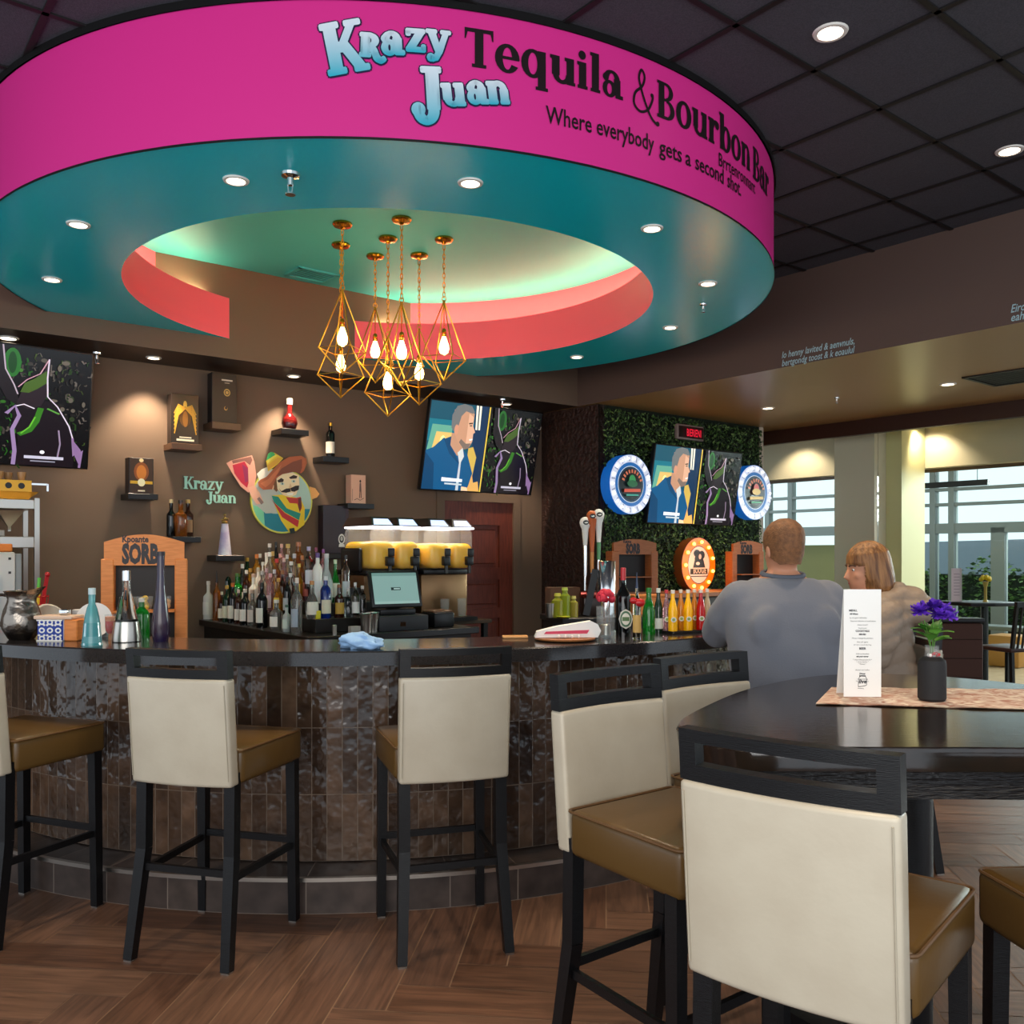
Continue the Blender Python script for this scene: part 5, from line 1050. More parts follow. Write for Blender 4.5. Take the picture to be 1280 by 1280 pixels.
for i, dx in enumerate((-.03, .06)):
    p = loc_on(q, dx, -.1, RU-D(20)); p.z = .97
    bottle(p+Vector((0,0,0)), .13, .02, M['brown_glass'], '#1C1C1E', '#C9BFA8', 'square', ('small brown bitters bottle in front of the rack, beside the green bottle', 'small brown bitters bottle in front of the rack, hidden by the purple bottle')[i], name='bitters_bottle', n=10)
# stainless shelf rack by the wall
PS = KP-V*1.42; b0 = onplane(50, 700, PS, U); sx1 = (Vector((b0.x,b0.y,0))-PS).dot(U)
rk = thing('steel_rack', 'stainless steel shelf rack at the frame edge below the dark television', 'shelf rack', PS+U*sx1, RU)
zz = lambda py: HC-(py-YH)*b0.y/F
for x in (-.02, -1.1):
    for y in (0, .38): MB().box(x-.015, x+.015, y-.015, y+.015, 0, zz(623)).build('post', M['steel'], rk)
for y0, y1 in ((625, 637), (671, 685)): MB().rbox(-1.12, -.037, -.02, .40, zz(y1), zz(y0), .004, 1).build('shelf', M['steel'], rk)
MB().rbox(-1.12, -.037, -.02, .40, .97, 1.0, .004, 1).build('shelf', M['steel'], rk)
mb = MB()
for k in range(4):
    T = Matrix.Translation((-.16-.24*k, .12, zz(664))); mb.lathe([(.012, 0), (.012, .03), (.11, zz(638)-zz(664)-.002), (.105, zz(638)-zz(664)-.002), (.008, .03)], 4, 0, T @ Matrix.Rotation(PI/4, 4, 'Z'), cap=False)
mb.build('funnels', M['steel'], rk); MB().rbox(-1.0, -.2, .02, .25, zz(670.8), zz(663), .004, 1).build('drawer_unit', basemat('#8A857C', .35, .6), rk)
# cup warmer with espresso cups on top
def S(px, py, dy=0): p = onplane(px, py, PS-V*dy, U); return p
ba = S(10, 625, .15); t = thing('brass_tray', 'golden footed tray with holes carrying cups on top of the steel rack', 'tray', (ba.x, ba.y, zz(624.5)), RU)
mb = MB(); mb.add([(-.28,-.1,0),(.1,-.1,0),(.1,.1,0),(-.28,.1,0),(-.34,-.13,.05),(.16,-.13,.05),(.16,.13,.05),(-.34,.13,.05)], [(3,2,1,0),(4,5,6,7),(0,1,5,4),(1,2,6,5),(2,3,7,6),(3,0,4,7)]).box(-.3,.12,-.11,.11,.0505,.125); mb.build('tray_body', mat('golden_steel', '#C9943A', .3, .9), t)
mb = MB()
for k in range(5): mb.cyl((-.24+.075*k,-.111,.088), (-.24+.075*k,-.114,.088), .02, 14)
mb.build('round_holes', M['black'], t)
MB().sbar((.12,-.08,.105), (.22,-.08,.105), .012, .012).sbar((.22,-.08,.11), (.22,-.08,.06), .012, .012).build('side_rail', M['chrome'], t)
for k in range(6):
    p = Vector((ba.x, ba.y, zz(624.5)+.126))+U*(-.26+.066*k)+V*(.06 if k % 2 else -.02)
    tt_ = thing('espresso_cup', 'small glazed brown cup, %s from the frame edge on the golden tray' % ORD[k], 'cup', p, RU, 'cups on the golden tray'); MB().lathe([(.018,0),(.026,.03),(.028,.055),(.025,.055),(.016,.006),(1e-5,.006)], 12, cap=False).build('cup_body', basemat('#A87A4A', .3), tt_)
# ice machine and colander stuff on the counter
p = S(28, 740, -.05); p = p-U*.2; t = thing('ice_machine', 'white boxy countertop appliance at the frame edge behind the metal pitcher', 'appliance', (p.x, p.y, 1.0005), RU)
hz = HC-(690-YH)*p.y/F-1.0
MB().rbox(-.35, .16, -.0, .3, .0, hz, .012, 2).build('body', basemat('#C9CBCC', .35), t); MB().rbox(.162, .20, .02, .28, .0, hz-.01, .006, 1).build('side_grille', basemat('#8E9498', .4), t)
MB().box(.12,.135,-.004,.0,hz-.05,hz-.035).box(.12,.135,-.004,.0,hz-.14,hz-.125).build('hinges', M['darkgray'], t)
p = S(2, 680, -.0); tag(MB().rbox(-.2,.06,-.06,.06,0,.05,.006,1).build('orange_box', basemat('#D8782A', .5), None, (p.x, p.y, hz+.0005) if False else tuple(S(0,690,-.2).xy)+(hz+1.001,), RU), 'orange box on the white appliance under the steel shelf', 'box')
# on the counter: red strainer, red and yellow tools
q = onplane(38, 745, KP-V*1.1, U); q.z = .97
t = thing('utensil_holder', 'red wire basket holding bright tool handles behind the metal pitcher', 'basket', q, RU)
mb = MB(); [mb.lathe([(.07+.008*k, .06+.05*k), (.073+.008*k, .063+.05*k), (.07+.008*k, .066+.05*k)], 18, cap=False) for k in range(5)]
for k in range(16): a = k*PI/8; mb.cyl((.07*math.cos(a), .07*math.sin(a), .0), (.104*math.cos(a), .104*math.sin(a), .27), .003, 5)
mb.build('wire_basket', M['red'], t)
MB().sbar((.03,-.02,.02), (.09,-.03,.40), .022, .012).sphere((.09,-.03,.40), .016, 8, 6).build('red_handle', M['red'], t)
MB().cyl((.02,-.05,.01), (.035,-.06,.32), .012, 10).build('yellow_handle', basemat('#E8C020', .4), t); MB().cyl((.035,-.06,.3205), (.038,-.06,.38), .010, 10).build('green_tip', basemat('#5AB83A', .4), t)
# items standing on the bar top, left
z0 = BT
q = onbar(27, 799); t = thing('water_pitcher', 'hammered pewter water pitcher standing on the bar', 'pitcher', q, D(10))
ham = mat('hammered_pewter', '#8A8178', .24, 1, bump=(34, .5, .01))
b = MB(); pr = [(.052,0),(.058,.006),(.083,.05),(.088,.085),(.078,.135),(.062,.175),(.060,.19),(.07,.215),(.078,.226),(.074,.226),(.058,.195),(.056,.175),(.07,.14),(.08,.09),(.05,.012),(1e-5,.01)]
b.lathe(pr, 28, cap=False)
b.v = [(x-(max(0, z-.17)*1.4 if False else 0)+( .030*max(0,(z-.185)/.04)*max(0, math.cos(math.atan2(y, x)))**4), y*(1-.25*max(0,(z-.185)/.04)*max(0, math.cos(math.atan2(y,x)))), z+.022*max(0,(z-.19)/.036)*max(0, math.cos(math.atan2(y,x)))**3) for x, y, z in b.v]
b.build('pitcher_body', ham, t, smooth=60)
MB().tube(spline([(-.064,0,.205),(-.10,0,.205),(-.125,0,.16),(-.115,0,.10),(-.082,0,.06)],5), .0075, 8).build('handle', ham, t)
q = onbar(71, 800); t = thing('ceramic_caddy', 'blue and white tile-patterned caddy with an orange end, standing beside the pitcher', 'caddy', q, D(-4))
blue = lin('#1E3C9A'); whi = lin('#E8E6E0'); mb = MB(); W_, Hh = .125, .098
MB().rbox(-W_/2, W_/2, -.05, .05, 0, Hh, .004, 2).build('ceramic_box', basemat('#E8E6E0', .25), t)
sh = [([(0,.02),(1,.02),(1,.98),(0,.98)], '#1E3C9A')]
for i in range(3):
    cx = .17+.33*i
    for cy in (.02, .5, .98): sh.append((ell(cx, max(.12,min(.88,cy)), .12, .13), '#E8E6E0')); sh.append((ell(cx, max(.12,min(.88,cy)), .06, .065), '#1E3C9A'))
    for cy in (.27, .75): sh.append(([(cx-.16,cy),(cx-.1,cy+.06),(cx-.04,cy),(cx-.1,cy-.06)], '#E8E6E0')); sh.append(([(cx+.16,cy),(cx+.1,cy+.06),(cx+.04,cy),(cx+.1,cy-.06)], '#E8E6E0'))
sh += [([(0,.94),(1,.94),(1,1),(0,1)], '#E8E6E0'), ([(0,0),(1,0),(1,.06),(0,.06)], '#E8E6E0')]
picture([([(x-.5, z) for x, z in p], c) for p, c in sh], W_*.98, Hh, .0003, None, -.0504).build('tile_print', M['paint'], t, smooth=0)
MB().rbox(-.08, W_/2+.04, -.055, .055, Hh+.0005, Hh+.018, .005, 2).build('lid', basemat('#D8B8A0', .5), t)
MB().rbox(W_/2+.001, W_/2+.062, -.05, .05, 0, Hh+.0, .004, 1).build('wooden_end', M['orangewood'], t)
MB().rbox(.02, .06, -.02, .02, Hh+.0185, Hh+.045, .006, 2).build('clasp', M['chrome'], t)
q = onplane(58, 770, KP-V*.85, U); q.z = .97; t = thing('plastic_tub', 'cream plastic tub tipped open behind the pitcher and the patterned caddy', 'tub', q, 0)
R = Matrix.Translation((0,0,.10)) @ Matrix.Rotation(D(55), 4, 'Y') @ Matrix.Rotation(D(20), 4, 'X')
MB().lathe([(.001,-.05),(.08,-.05),(.09,-.04),(.105,.06),(.11,.065),(.1,.065),(.085,-.035)], 22, 0, R, cap=False).build('tub_shell', basemat('#D8CCC0', .45), t)
MB().rbox(-.1,.1,-.08,.08,0,.055,.015,2).build('base_dish', basemat('#E0DAD2', .5), t)
MB().tube(spline([(.07,-.06,.16),(.1,-.08,.15),(.13,-.07,.11)],4), .008, 8).build('tub_handle', basemat('#E0DAD2', .5), t)
q = onbar(115, 807); t = bottle(q, .245, .043, M['turq'], '#B8CCD0', None, 'bell', 'turquoise frosted glass bottle with silver top, nearest on the bar', name='glass_bottle', n=24, cap_h=.07)
MB().lathe([(.0432,.004),(.0405,.02),(.0335,.1),(.0337,.1),(.0407,.02),(.0434,.004)], 24, cap=False).build('teal_liquid_band', mat('teal_liquid', '#2F8F96', .2, trans=.3), t)
q = onbar(116, 801); q.y += .16; q.x = (118-640)*q.y/F; t = thing('paper_plate', 'white round plate standing on edge behind the turquoise bottle', 'plate', q, D(10)); R = Matrix.Translation((0,0,.083)) @ Matrix.Rotation(D(80), 4, 'X')
MB().lathe([(1e-5,0),(.06,0),(.083,.008),(.083,.011),(.06,.004),(1e-5,.004)], 28, 0, R, cap=False).build('plate_disc', M['paper'], t)
MB().box(-.05,.05,.02,.05,0,.05).build('stand', basemat('#8E9498'), t)
q = onbar(131, 799); q.y += .12; q.x = (100-640)*q.y/F; t = thing('clear_jar', 'clear storage jar with pale lid behind the turquoise bottle', 'jar', q); MB().lathe([(.035,0),(.037,.01),(.037,.10),(.03,.11)], 20).build('jar_glass', M['clear_plastic'], t); MB().lathe([(.034,.111),(.034,.13),(.03,.132)], 20).build('jar_lid', basemat('#C9C4C0'), t)
q = onbar(138, 800); t = thing('drink_glass', 'small glass of bright red drink with orange foam on the bar', 'drink', q)
MB().lathe([(.018,0),(.02,.003),(.006,.008),(.006,.018),(.02,.028),(.024,.06),(.025,.118),(.0235,.118),(.0225,.06),(.018,.032),(1e-5,.026)], 20, cap=False).build('stemmed_glass', M['clear_plastic'], t); MB().lathe([(.012,.030),(.0205,.045),(.0222,.06),(.0228,.088)], 18).build('red_drink', basemat('#C8140E', .2), t); MB().lathe([(.0228,.0885),(.0232,.108)], 18).build('foam', basemat('#D87A3A', .5), t)
q = onbar(158, 802); t = bottle(q, .31, .062, M['glass'], M['chrome'], None, 'cone', 'clear glass decanter with metal lower half and silver stopper on the bar', name='decanter', n=26, cap_h=.09)
MB().lathe([(.0625,.004),(.0625,.02),(.0565,.07),(.0535,.092),(.0533,.092),(.0563,.07),(.0622,.02)], 26, cap=False).build('metal_sleeve', M['steel'], t)
q = onbar(175, 800); q.y += .1; q.x = (177-640)*q.y/F; t = bottle(q, .185, .036, M['green_glass'], '#D8D4CC', None, 'wine', 'green glass bottle with pale cap, beside the clear decanter', name='glass_bottle', n=20)
MB().lathe([(.0367,.02),(.0367,.09)], 10, 0, None, False, D(-150), D(-105)).build('pale_label', basemat('#C9D4C4'), t)
q = onbar(201, 802); t = bottle(q, .405, .040, M['purple_glass'], '#241A24', None, 'vase', 'tall slender dark purple bottle, tallest on the bar, before the plywood rack', name='tall_bottle', n=26, cap_h=.03)
# crumpled blue cloth
q = onbar(455, 811); b = bmesh.new(); bmesh.ops.create_uvsphere(b, u_segments=48, v_segments=20, radius=1)
from mathutils import noise as MN
for v in b.verts:
    x, y, z = v.co; n_ = MN.noise(Vector((x*1.7, y*1.7, z*1.2)))*.45+MN.noise(Vector((x*4, y*3.2, z*4+3)))*.22+.06*math.sin(9*x+4*y)
    r = 1+n_; s_ = max(0, x); v.co = Vector((x*r*.098, y*r*.07, max(.0005, (z*r*.5+.42)*.075*(1-.55*s_))))
t = MB().bm(b).build('bar_cloth', mat('pale_blue_cloth', '#8FB4DC', .85), None, q, 0, smooth=80); tag(t, 'crumpled pale blue cloth lying on the bar edge', 'cloth')

# ================================================================== RIGHT SIDE OF THE BAR
q = onbar(706, 800); t = thing('serving_board', 'round wooden serving board on the bar under the folded napkin', 'board', q); MB().lathe([(.115,0),(.14,.006),(.142,.013),(.13,.012),(1e-5,.010)], 30).build('board_disc', basemat('#A8693A', .4), t)
t = thing('wooden_paddle', 'flat wooden paddle lying on the bar behind the board', 'board', q+Vector((-.17,.10,0)), D(4)); MB().rbox(-.12,.0,-.03,.03,0,.012,.004,2).build('paddle_blade', basemat('#C9925A', .5), t)
tag(MB().rbox(-.02,.02,-.02,.02,0,.03,.006,2).build('yellow_cap', basemat('#D8B82A'), None, tuple(onbar(680, 793).xy)+(BT+.0125,)), 'small yellow cap lying on the paddle', 'cap') if False else None
t = thing('folded_napkin', 'white folded napkin printed with a pink band on the serving board', 'napkin', (q.x+.02, q.y, BT+.014), D(3))
mb = MB(); mb.prism([(-.16,0),(.13,0),(.145,.03),(.13,.06),(.10,.075),(-.06,.05),(-.15,.028)], -.03, .03, 0, Matrix.Rotation(PI/2, 4, 'X')); mb.build('napkin_roll', M['paper'], t); MB().prism([(-.12,.016),(.08,.018),(.09,.035),(.0,.032),(-.11,.028)], .0301, .0315, 0, Matrix.Rotation(PI/2, 4, 'X')).build('pink_band', basemat('#C83A5A'), t)
mb = MB(); [mb.sphere((-.03+.03*k, -.055, .008), .008, 8, 5) for k in range(4)]; tag(mb.build('mints', M['white'], None, (q.x, q.y, BT+.0135)), 'few white mints on the serving board before the napkin', 'sweets', kind='stuff')
q = onbar(757, 797); t = thing('glass_vase', 'tall clear glass of stirrers with a red flower in it on the bar', 'vase', q)
MB().lathe([(.042,0),(.044,.004),(.046,.15),(.044,.15),(.041,.012),(1e-5,.01)], 24, cap=False).build('glass_cylinder', M['clear_plastic'], t); mb = MB(); rng = random.Random(2)
for k in range(26): a, e = rng.uniform(0,6.3), rng.uniform(-.2,1.2); mb.sphere((.032*math.cos(a)*math.cos(e), .03*math.sin(a)*math.cos(e), .185+.035*math.sin(e)), .016, 8, 5)
mb.build('red_flower', mat('red_petals', '#C0283E', .6), t); mb = MB(); [mb.cyl((.015*math.cos(k), .015*math.sin(k), .012), (.02*math.cos(k*2), .02*math.sin(k*2), .17), .002, 5) for k in range(6)]; mb.build('stems', basemat('#6A4A3A'), t)
MB().lathe([(.024,.013),(.024,.06),(.02,.065)], 14).build('silver_insert', M['steel'], t)
q = onbar(779, 795); t = bottle(q, .305, .036, M['black_glass'], '#B02028', None, 'wine', 'dark wine bottle with a red capsule and oval label on the bar', name='wine_bottle', n=22, cap_h=.12)
picture([(ell(0,0,1,1,8), '#D8D2C4'), (ell(0,0,.8,.8), '#3F6A4A'), (ell(0,0,.6,.6), '#E4E0D0'), ([(-.5,-.2),(.5,-.2),(.5,.2),(-.5,.2)], '#5A7A4A')], .034, .048, .0003, None, -.037).build('oval_label', M['paint'], t, loc=(.008, 0, .085))
q = onbar(796, 797); q.y -= .06; q.x = (796-640)*q.y/F; t = bottle(q, .25, .019, C_, '#1A2A4A', '#C9A25A', 'tall', 'slim clear syrup bottle with a dark pourer and red bow on the bar', name='syrup_bottle', n=16, pour=True)
MB().sphere((.012,-.012,.17), .02, 8, 6, 0, (1.3,.6,1)).sphere((-.016,-.012,.18), .016, 8, 6, 0, (1.2,.6,1)).build('red_bow', M['red'], t); MB().lathe([(.0175,.006),(.0175,.05)], 14).build('amber_liquid', basemat('#B8862A', .2), t)
for px, py, h, r, gm, cap, lab, lb in ((811, 793, .225, .031, GR, '#1F7A2A', None, 'bright green beer bottle on the bar, nearest the oval-label wine bottle'), (823, 791, .22, .024, DG, '#D8E0D4', '#D8DCD8', 'slimmer dark green bottle with a white label on the bar, behind the bright green one')):
    q = onbar(px, py); bottle(q, h, r, gm, cap, lab, 'slim', lb, name='beer_bottle', n=20, lz=(.1,.34))
# colourful sodas on a tray
q = onbar(859, 790); tr_z = BT+.012; t = thing('bar_tray', 'flat black tray under the row of colourful soda bottles', 'tray', q, D(30)); MB().rbox(-.155,.155,-.07,.07,0,.009,.003,1).build('tray_base', M['black'], t); mb = MB(); mb.box(-.155,.155,-.07,-.066,.0091,.014).box(-.155,.155,.066,.07,.0091,.014).box(-.155,-.151,-.066,.066,.0091,.014).box(.151,.155,-.066,.066,.0091,.014); mb.build('tray_rim', M['black'], t)
for px, dy, body, capc, nm in ((833,.02,PK,'#C8303A','pink soda bottle with a red cap, first'), (841,-.03,M['yellow_liq'],'#E4DCD0','lemon yellow soda bottle, second'), (851,.02,M['orange_liq'],'#E0D4C4','orange-brown soda bottle, third'), (860,-.02,M['yellow_liq'],'#E8E0D0','yellow soda bottle with green leaf print, fourth'), (868,.03,M['orange_liq'],'#E8E0D0','amber soda bottle behind the others, fifth'), (876,-.03,M['red_liq'],'#E4DAD0','bright red soda bottle, sixth'), (884,.02,mat('cream_soda','#E0C49A',.1,trans=.4),'#E8E0D8','pale cream soda bottle, last')):
    p = onplane(px, 700, Vector((q.x, q.y, 0)), Vector((math.cos(D(30)), math.sin(D(30)), 0))); p = Vector((p.x, p.y, BT+.0095)); p.y += dy; p.x = (px-640)*p.y/F
    t = bottle(p, .205, .0235 if dy < 0 else .021, body, capc, None, 'slim', nm+' on the black tray from the green bottles', name='soda_bottle', group='soda bottles on the tray', n=16, cap_h=.05)
    picture([(ell(0,0,1,.8,16), '#E4E2D8'), (ell(0,0,.55,.45,12), '#8AA85A')], .014, .016, .0003, None, -.0245 if dy < 0 else -.0225).build('round_label', M['paint'], t, loc=(0, 0, .06))
# tap counter
tq = pix(745, 763, 6.35); TZ = 1.05
tc = thing('tap_counter', 'dark service counter with beer taps behind the serving board', 'counter', (tq.x+.1, 6.55, 0), D(16))
MB().rbox(-.42, .72, -.22, .3, TZ-.04, TZ, .004, 1).build('worktop', M['black'], tc); MB().box(-.40, .70, .05, .28, 0, TZ-.04).build('cabinet', basemat('#1B1512', .5), tc); MB().box(-.40,.70,-.2,.05,.80,.82).build('glass_shelf', M['steel'], tc)
def ont(px, py_d, dy=0.0):
    p = onplane(px, 700, Vector((tc.location.x, tc.location.y, 0))+Vector((-math.sin(D(16)), math.cos(D(16)), 0))*dy, Vector((math.cos(D(16)), math.sin(D(16)), 0))); p.z = TZ; return p
for k in range(5):
    p = ont(688+12*k, 780, -.1); p.z = .8205
    t = thing('drinking_glass', 'clear glass, %s along the shelf under the tap counter' % ORD[k], 'glass', p, 0, 'glasses under the tap counter'); MB().lathe([(.03,0),(.036,.13),(.034,.13),(.028,.008),(1e-5,.008)], 14, cap=False).build('tumbler', M['clear_plastic'], t)
p = ont(745, 740, .0); t = thing('beer_tap', 'beer tap tower with three tall handles and a chrome drum on the service counter', 'beer tap', p, D(8))
zt = lambda py: HC-(py-YH)*p.y/F-TZ
MB().rbox(-.10,.05,-.05,.08,0,.13,.006,2).build('tower_base', basemat('#2A1C16', .3), t); mb = MB(); mb.sbar((-.09,-.06,.005), (-.01,-.02,zt(712)), .05, .03); mb.build('black_brace', M['black'], t)
MB().lathe([(.07,.0),(.07,zt(702)),(.066,zt(701))], 24, 0, Matrix.Translation((.075,.0,0))).build('chrome_drum', M['chrome'], t)
MB().rbox(-.12,.0,-.03,.03,.1305,.18,.01,2).build('faucet_block', mat('red_chrome', '#A84A40', .15, .9), t)
for dx, py0, py1, py2, mlow, mup, nm in ((-.085, 720, 682, 648, M['chrome'], M['white'], 'short white handle'), (-.035, 716, 690, 640, basemat('#C07A3A', .4), basemat('#B85A2A', .4), 'orange patterned handle'), (.015, 700, 678, 638, basemat('#4F8A5A', .4), M['white'], 'white and green handle')):
    z0_, z1_, z2_ = zt(py0)-.0, zt(py1), zt(py2)
    MB().cyl((dx,-.02,.182), (dx,-.02,z0_+.001), .009, 10).build('faucet_stem', M['chrome'], t)
    h_ = MB().lathe([(.013,z0_+.002),(.016,z1_)], 14, 0, Matrix.Translation((dx,-.02,0))).build('handle_grip', mlow, t)
    hh = MB(); hh.lathe([(.015,z1_+.001),(.026,z1_+(z2_-z1_)*.6),(.040,z2_-.05)], 16, 0, Matrix.Translation((dx,-.02,0))).sphere((dx,-.02,z2_-.032), .042, 16, 10, 0, (1,.6,1)); part_label(hh.build('handle_head', mup, t), nm)
    picture([(ell(0,0,1,1,16), '#1A1A1A'), (ell(.1,.0,.62,.35,12), '#E8E4DC'), (ell(-.2,.4,.3,.3,8), '#1A1A1A')], .022, .017, .0004, None, -.0245).build('handle_badge', M['paint'], h_, loc=(dx, -.022, z2_-.032))
for i, (px, w, h, gm, cap, nm) in enumerate(((688, .035, .10, M['steel'], None, 'steel cup'), (697, .045, .15, basemat('#B8B83A', .1, 0, .5), '#D8CC4A', 'wide jar of lime juice'), (706, .04, .19, basemat('#A8B82A', .1, 0, .5), '#B8C84A', 'tall bottle of lime juice'), (717, .032, .13, basemat('#C8B84A', .1, 0, .5), '#D8C46A', 'small jar of yellow syrup'))):
    p = ont(px, 745, -.12); t = thing('juice_jar', nm+' on the service counter beside the tap tower', 'jar', p); MB().lathe([(w,0),(w*1.02,h*.8),(w*.5,h*.9),(w*.5,h)] if i else [(w*.8,0),(w,h)], 14).build('jar_body', gm, t)
    if cap: MB().lathe([(w*.55,h+.0005),(w*.5,h+.02)], 12).build('jar_cap', basemat(cap), t)
p = ont(700, 760, -.19); tag(MB().lathe([(.08,0),(.1,.008),(.09,.01)], 20).build('green_tray', basemat('#6A8A2A'), None, p) if False else MB().lathe([(.02,0),(.05,.012),(.045,.014),(.02,.004)], 16).build('lime_dish', basemat('#C8C82A'), None, ont(704, 760, -.19)), 'small yellow-green dish of lime slices before the juice bottles', 'dish')
p = ont(812, 745, .05); t = thing('wooden_crate', 'wooden crate with orange light in its colour, on the service counter behind green bottles', 'crate', p, D(16)); MB().rbox(-.16,.10,-.09,.09,0,.13,.004,1).build('crate_box', M['orangewood'], t); MB().rbox(-.165,.105,-.095,.095,.1305,.145,.003,1).build('crate_lid', basemat('#D8823A', .5), t)  # orange light on the counter is put into the crate colours
p = ont(712, 745, .1); t = thing('cardboard_box', 'brown cardboard box behind the lime juice bottles', 'box', p, D(16)); MB().rbox(-.17,.06,-.06,.06,0,.20,.003,1).build('carton', basemat('#5A3A26', .7), t); MB().box(-.171,.061,-.061,.061,.2005,.204).build('carton_lid', basemat('#6A4630', .7), t)

# ================================================================== FOLIAGE WALL
def ong(px, py, off=0.0): return onplane(px, py, GW+V*off, U)
gc = thing('wall_counter', 'low wooden counter along the foliage wall behind the soda bottles', 'counter', GW, RU); MB().rbox(.05, 2.5, -.62, -.1, 1.08, 1.12, .004, 1).build('worktop', M['brownwood'], gc); MB().box(.08, 2.47, -.58, -.12, 0, 1.08).build('cabinet', basemat('#2A1C14', .5), gc)
for px0, px1, pyt, nm in ((767, 819, 674, 'reddish plywood display rack with bold lettering before the foliage wall, beside the beer taps'), (917, 951, 676, 'reddish plywood display rack partly hidden by the seated man')):
    p = onplane((px0+px1)/2, 700, GW+V*.38, U); p.z = 1.1205; w = abs(onplane(px1, 700, GW+V*.38, U).x-onplane(px0, 700, GW+V*.38, U).x)/math.cos(TH)*.92
    if px0 > 900: w = .43
    display_rack(p, RU-D(12), w, HC-(pyt-YH)*p.y/F-1.12, M['brownwood'], nm, basemat('#1A1410'), 'Keoпe' if False else 'Keone')
def round_sign(px, py, rx, ry, label, seed, side):
    c = ong(px, py, .10); R_ = ry*c.y/F
    t = thing('round_sign', label, 'illuminated sign', c, RU, 'round blue signs on the foliage wall'); X90 = Matrix.Rotation(PI/2, 4, 'X')
    MB().lathe([(R_*.98, -.06), (R_, -.05), (R_, .07)], 48, 0, X90, cap=True).build('sign_case', mat('blue_sign_case', '#1668B8', .4, emit='#1668C8', es=.25), t)
    sh = [(ell(0,0,.99,.99,48), '#C9CEDC'), (ell(0,0,.74,.74,40), '#1A62A8'), (ell(0,0,.62,.62,40), '#D8E4EE'), (ell(0,0,.60,.60,40), '#12304A'), (ell(0,0,.53,.53,40), '#0E1418')]; rg = random.Random(seed)
    for k in range(30):
        a = 2*PI*k/30; sh.append((ribbon([(.78*math.cos(a), .78*math.sin(a)), (.95*math.cos(a+.03), .95*math.sin(a+.03))], .05), '#F2F2FA' if k % 2 else '#8E94AC'))
    for k in range(9): a = D(160-17.5*k); sh.append((ribbon([(.38*math.cos(a), .38*math.sin(a)), (.5*math.cos(a), .5*math.sin(a))], .07), '#C86A4A'))
    cols = ['#2E8A4A', '#C8503A', '#3A9A8A'] if seed == 1 else ['#B83A32', '#C8A03A', '#3A9A6A']
    sh += [(ell(0,.12,.16,.2,12), cols[0]), (ell(0,.02,.25,.12,12), cols[1] if seed == 2 else '#1E5A34'), ([(-.4,-.28),(.4,-.24),(.38,-.14),(-.38,-.17)], cols[1]), ([(-.3,-.4),(.3,-.38),(.28,-.33),(-.28,-.34)], cols[2])]
    picture(sh, R_, R_, .0005, None, -.0705).build('sign_face', mat('lit_sign_face', '#000000', .3, attr='Col', es=.34) if 'lit_sign_face' not in bpy.data.materials else bpy.data.materials['lit_sign_face'], t, smooth=0)
    for k in range(18): a = 2*PI*k/18; MB().sphere((R_*.88*math.cos(a), -.082, R_*.88*math.sin(a)), .011, 8, 5).build('rim_bulb', mat('white_led', '#FFFFFF', .3, emit='#EEF2FF', es=2.5) if 'white_led' not in bpy.data.materials else bpy.data.materials['white_led'], t)
round_sign(782, 606, 27, 37, 'round blue-sided illuminated sign on the foliage wall, nearest the brown wallcovering', 1, 1)
round_sign(937, 616, 20, 34, 'round illuminated sign on the foliage wall, above the seated man', 2, 1)
c = ong(867, 706, .09); ry = 34*c.y/F; t = thing('marquee_sign', 'oval orange bulb-lit marquee sign above the soda bottles', 'illuminated sign', c, RU); X90 = Matrix.Rotation(PI/2, 4, 'X'); rx_ = .27
MB().lathe([(1, -.05), (1, .07)], 48, 0, X90 @ Matrix.Diagonal((rx_, ry, 1, 1))).build('sign_case', basemat('#8A4A1E', .4), t)
sh = [(ell(0,0,.98,.98,48), '#E8640A'), (ell(0,0,.66,.70,40), '#2A1A14'), (ell(0,0,.63,.67,40), '#D8A890'), ([(-.5,-.14),(.5,-.14),(.52,-.34),(-.52,-.34)], '#1E1412')]
sh += [(ell(0,.22,.26,.18,14), '#1E1412'), (ell(-.12,.42,.2,.14,12), '#1E1412'), (ell(.16,.36,.18,.16,12), '#1E1412'), ([(-.36,-.1),(.36,-.1),(.26,.18),(-.26,.18)], '#1E1412'), (ell(.05,.3,.08,.1,10), '#C8907A'), (ell(-.08,.05,.12,.06,10), '#D8A890'), ([(-.5,-.40),(.5,-.40),(.5,-.43),(-.5,-.43)], '#1E1412')]
picture(sh, rx_, ry, .0006, None, -.0705).build('sign_face', mat('lit_marquee_face', '#000000', .3, attr='Col', es=.42), t, smooth=0)
mb = MB(); v, f = text_geo('BOOGIE', .075, .002, .75, 'CENTER'); flat(mb, ([(x, z-ry*.30) for x, z in v], f), None, off=.0825); mb.build('sign_lettering', basemat('#E8C0A8'), t)
for k in range(11):
    a = 2*PI*(k+.5)/11; MB().sphere((rx_*.82*math.cos(a), -.085, ry*.84*math.sin(a)), .018, 10, 6).build('bulb', bpy.data.materials.get('marquee_bulb') or mat('marquee_bulb', '#FFD080', .3, emit='#FFB848', es=3.5), t)
place_light(lamp_data('marquee_glow', 'POINT', 1.6, (1, .55, .18), shadow_soft_size=.15), (0, -.3, 0), None, t)
c = ong(862, 541, .08); w_, h_ = .42, 19*c.y/F; t = thing('led_sign', 'small red glowing sign above the television on the foliage wall', 'illuminated sign', c, RU)
MB().rbox(-w_/2, w_/2, -.02, .03, -h_/2, h_/2, .015, 2).build('sign_case', basemat('#8E7A74', .4), t); MB().box(-w_/2+.015, w_/2-.015, -.0225, -.0205, -h_/2+.02, h_/2-.02).build('sign_face', basemat('#3A0A12', .3), t)
